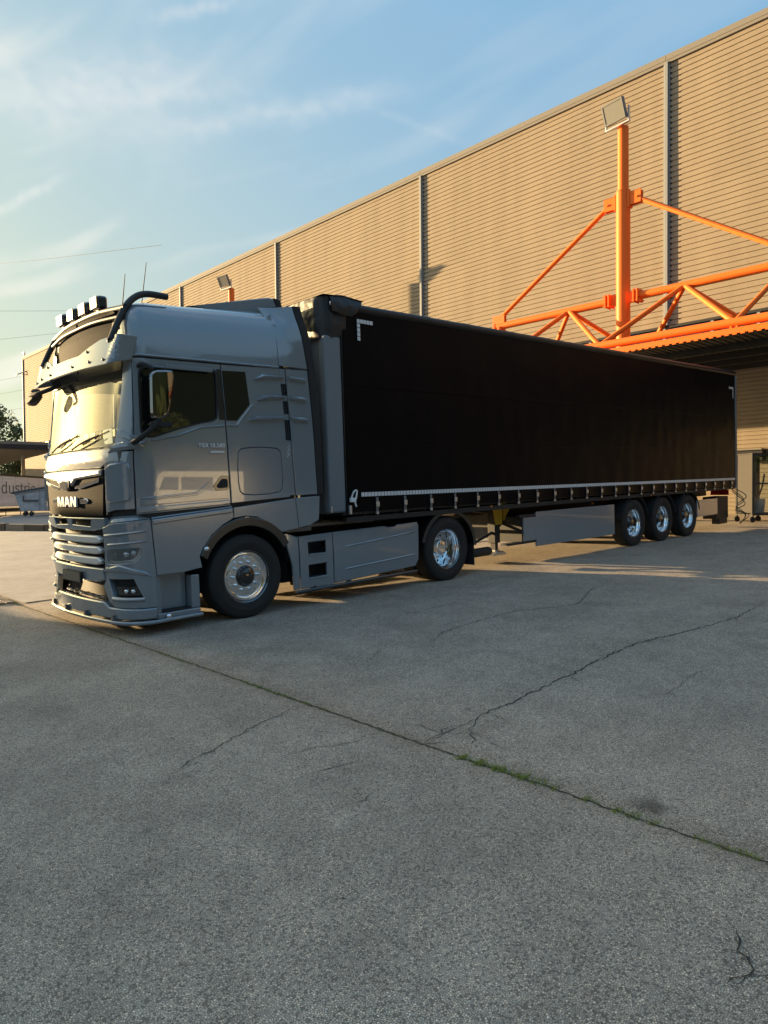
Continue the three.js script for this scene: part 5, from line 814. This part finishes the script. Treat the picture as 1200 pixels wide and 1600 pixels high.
{ // wooded hillside across the road, behind the photographer and to the right
  const g = grid(70, 14, (u, v) => { const a = lerp(-0.75, 1.9, u), R = lerp(95, 190, v), x = R * Math.cos(a), z = R * Math.sin(a), h = (60 + 16 * fbm2(a * 2.2 + 3, 1, 3)) * sstep(0, 0.55, v) * (1 - 0.25 * v) * sstep(-0.75, -0.35, a); return V(x, -2 + h + (v > 0.02 ? 2.2 * fbm2(x * 0.16, z * 0.16, 3) : 0), z); });
  structure('wooded_hill', g, M.wood, 'dark wooded hillside behind the photographer, mirrored in the lorry');
}
{ // white van, mirrored in the cab door
  const v = thing('van', 'white van standing to the right of the picture, mirrored in the cab door', 'van'); v.position.copy(P3(25, -1.5)); v.rotation.y = TURN + 0.15;
  const prof = [[-2.6, 0.35], [-2.65, 0.9], [-2.3, 1.15], [-1.75, 1.95], [-1.45, 2.2], [2.6, 2.25], [2.65, 0.35]];
  obj('body', ext(prof, 1.9, 0.05).translate(0, 0, -0.95), M.whitePaint, v);
  for (const z of [-1.005, 1.0]) { obj('side_window', ext([[-1.7, 1.35], [-1.45, 1.95], [-0.75, 1.98], [-0.75, 1.35]], 0.012).translate(0, 0, z), M.glass, v); obj('side_window', ext([[-0.6, 1.35], [-0.6, 1.98], [1.0, 1.98], [1.0, 1.35]], 0.012).translate(0, 0, z), M.glass, v); }
  for (const [x, z] of [[-1.7, 0.95], [1.7, 0.95], [-1.7, -0.95], [1.7, -0.95]]) obj('wheel', new THREE.CylinderGeometry(0.35, 0.35, 0.22, 24).rotateX(Math.PI / 2).translate(x, 0.35, z), M.tyre, v);
}
{ // trailer and wall added out of view on the left to shade the foreground
  const t = thing('added_shade_trailer', 'tall white trailer added outside the left edge to shade the foreground', 'trailer'); t.position.copy(W3(-3.0, yard(-3), 20.4)); t.rotation.y = TURN;
  obj('body', bx(-2.5, 0, 1.1, 4.0, -7.15, 7.15, 0.03), M.whitePaint, t); obj('skirt', bx(-2.45, -0.05, 0.05, 1.1, -7.1, 7.1), M.chassis, t);
  const w = thing('added_shade_wall', 'long low concrete wall added outside the left edge to shade the foreground', 'wall'); w.position.copy(W3(-3.0, yard(-3), 45)); w.rotation.y = TURN;
  obj('wall_face', bx(-0.3, 0, -0.3, 2.48, -20, 40), M.concreteGrey, w); obj('wall_coping', bx(-0.34, 0.002, 2.48, 2.54, -20, 40), M.concreteGrey, w);
}
// ---------------------------------------------------------------- beside the trailer's rear end
{
  const c = thing('glass_cabinet', 'tall metal-framed glass cabinet on castors beside the trailer\'s rear end', 'cabinet'); const p = W3(21.6, yard(21.6), 7.42); c.position.copy(p); c.rotation.y = 0.15;
  // local: +z faces roughly the camera's right-hand view of the door, -x the left sheet side
  const w = 0.34, d = 0.34, y0 = 0.24, y1 = 1.92;
  for (const [x, z] of [[-w, -d], [-w, d], [w, -d], [w, d]]) obj('frame_post', bx(x - 0.03, x + 0.03, y0, y1, z - 0.03, z + 0.03, 0.005), M.cabinet, c);
  obj('frame_rail', [y0, 1.08, y1 - 0.05].flatMap(y => [bx(-w + 0.03, w - 0.03, y, y + 0.04, d - 0.02, d + 0.02), bx(-w + 0.03, w - 0.03, y, y + 0.04, -d - 0.02, -d + 0.02), bx(w - 0.02, w + 0.02, y, y + 0.04, -d + 0.03, d - 0.03)]), M.cabinet, c);
  obj('side_sheet', bx(-w - 0.006, -w + 0.006, y0 + 0.03, y1, -d + 0.03, d - 0.03), M.cabinet, c);
  obj('pane', bx(-w + 0.03, w - 0.03, y0 + 0.04, y1 - 0.05, d - 0.004, d + 0.004), M.clearGlass, c); obj('pane', bx(w - 0.004, w + 0.004, y0 + 0.04, y1 - 0.05, -d + 0.03, d - 0.03), M.clearGlass, c);
  obj('back_sheet', bx(-w + 0.03, w - 0.03, y0, y1, -d - 0.005, -d + 0.005), M.galvDark, c); obj('base', bx(-w, w, y0 - 0.04, y0, -d, d), M.cabinet, c); obj('lid', bx(-w - 0.03, w + 0.03, y1, y1 + 0.03, -d - 0.03, d + 0.03), M.cabinet, c);
  obj('bin', new THREE.CylinderGeometry(0.16, 0.13, 0.42, 18).translate(0.12, y0 + 0.22, 0), M.galv, c);
  for (const [x, z] of [[-w, -d], [-w, d], [w, -d], [w, d]]) obj('castor', [new THREE.CylinderGeometry(0.085, 0.085, 0.04, 14).rotateX(Math.PI / 2).translate(x, 0.085, z), bx(x - 0.02, x + 0.02, 0.085, 0.21, z - 0.03, z + 0.03)], M.rubber, c);
  tag(obj('bent_stick', tube([0, 0.3, 0.6, 0.95].map((t, i) => p.clone().add(V(-0.05 + [0, 0.06, 0.16, 0.22][i], 0.42 + t, 0.16))), 0.022, 20, 6), M.kerb), 'bent pale wooden stick standing inside the glass cabinet', 'stick');
  const h = thing('wall_hood', 'small dark vent hood with pale top on the warehouse wall above the glass cabinet', 'hood'); h.position.copy(W3(24.5, 0, 9.0)); h.rotation.y = TURN;
  obj('box', bx(-0.35, 0, 2.62, 2.95, -0.02, 0.9), M.black, h); obj('flashing', bx(-0.42, 0, 2.951, 3.0, -0.08, 0.9), M.coping, h);
  const hs = thing('hose_bundle', 'tangle of dark hoses hanging behind the trailer\'s rear bumper', 'hose'); hs.position.copy(W3(20.2, yard(20.2), 7.35)); const r = rng(4);
  for (let i = 0; i < 3; i++) obj('hose', tube([V(-0.2, 1.05 - 0.05 * i, 0), V(0.05 + 0.1 * r(), 0.8 - 0.1 * i, 0.1), V(-0.1 - 0.1 * r(), 0.55 - 0.06 * i, 0.12), V(0.1 + 0.15 * r(), 0.3, 0.1), V(0.0, 0.06, 0.1 * r())], 0.012, 30, 6), M.rubber, hs);
}
console.log('surroundings done');
renderer.render(scene, camera);
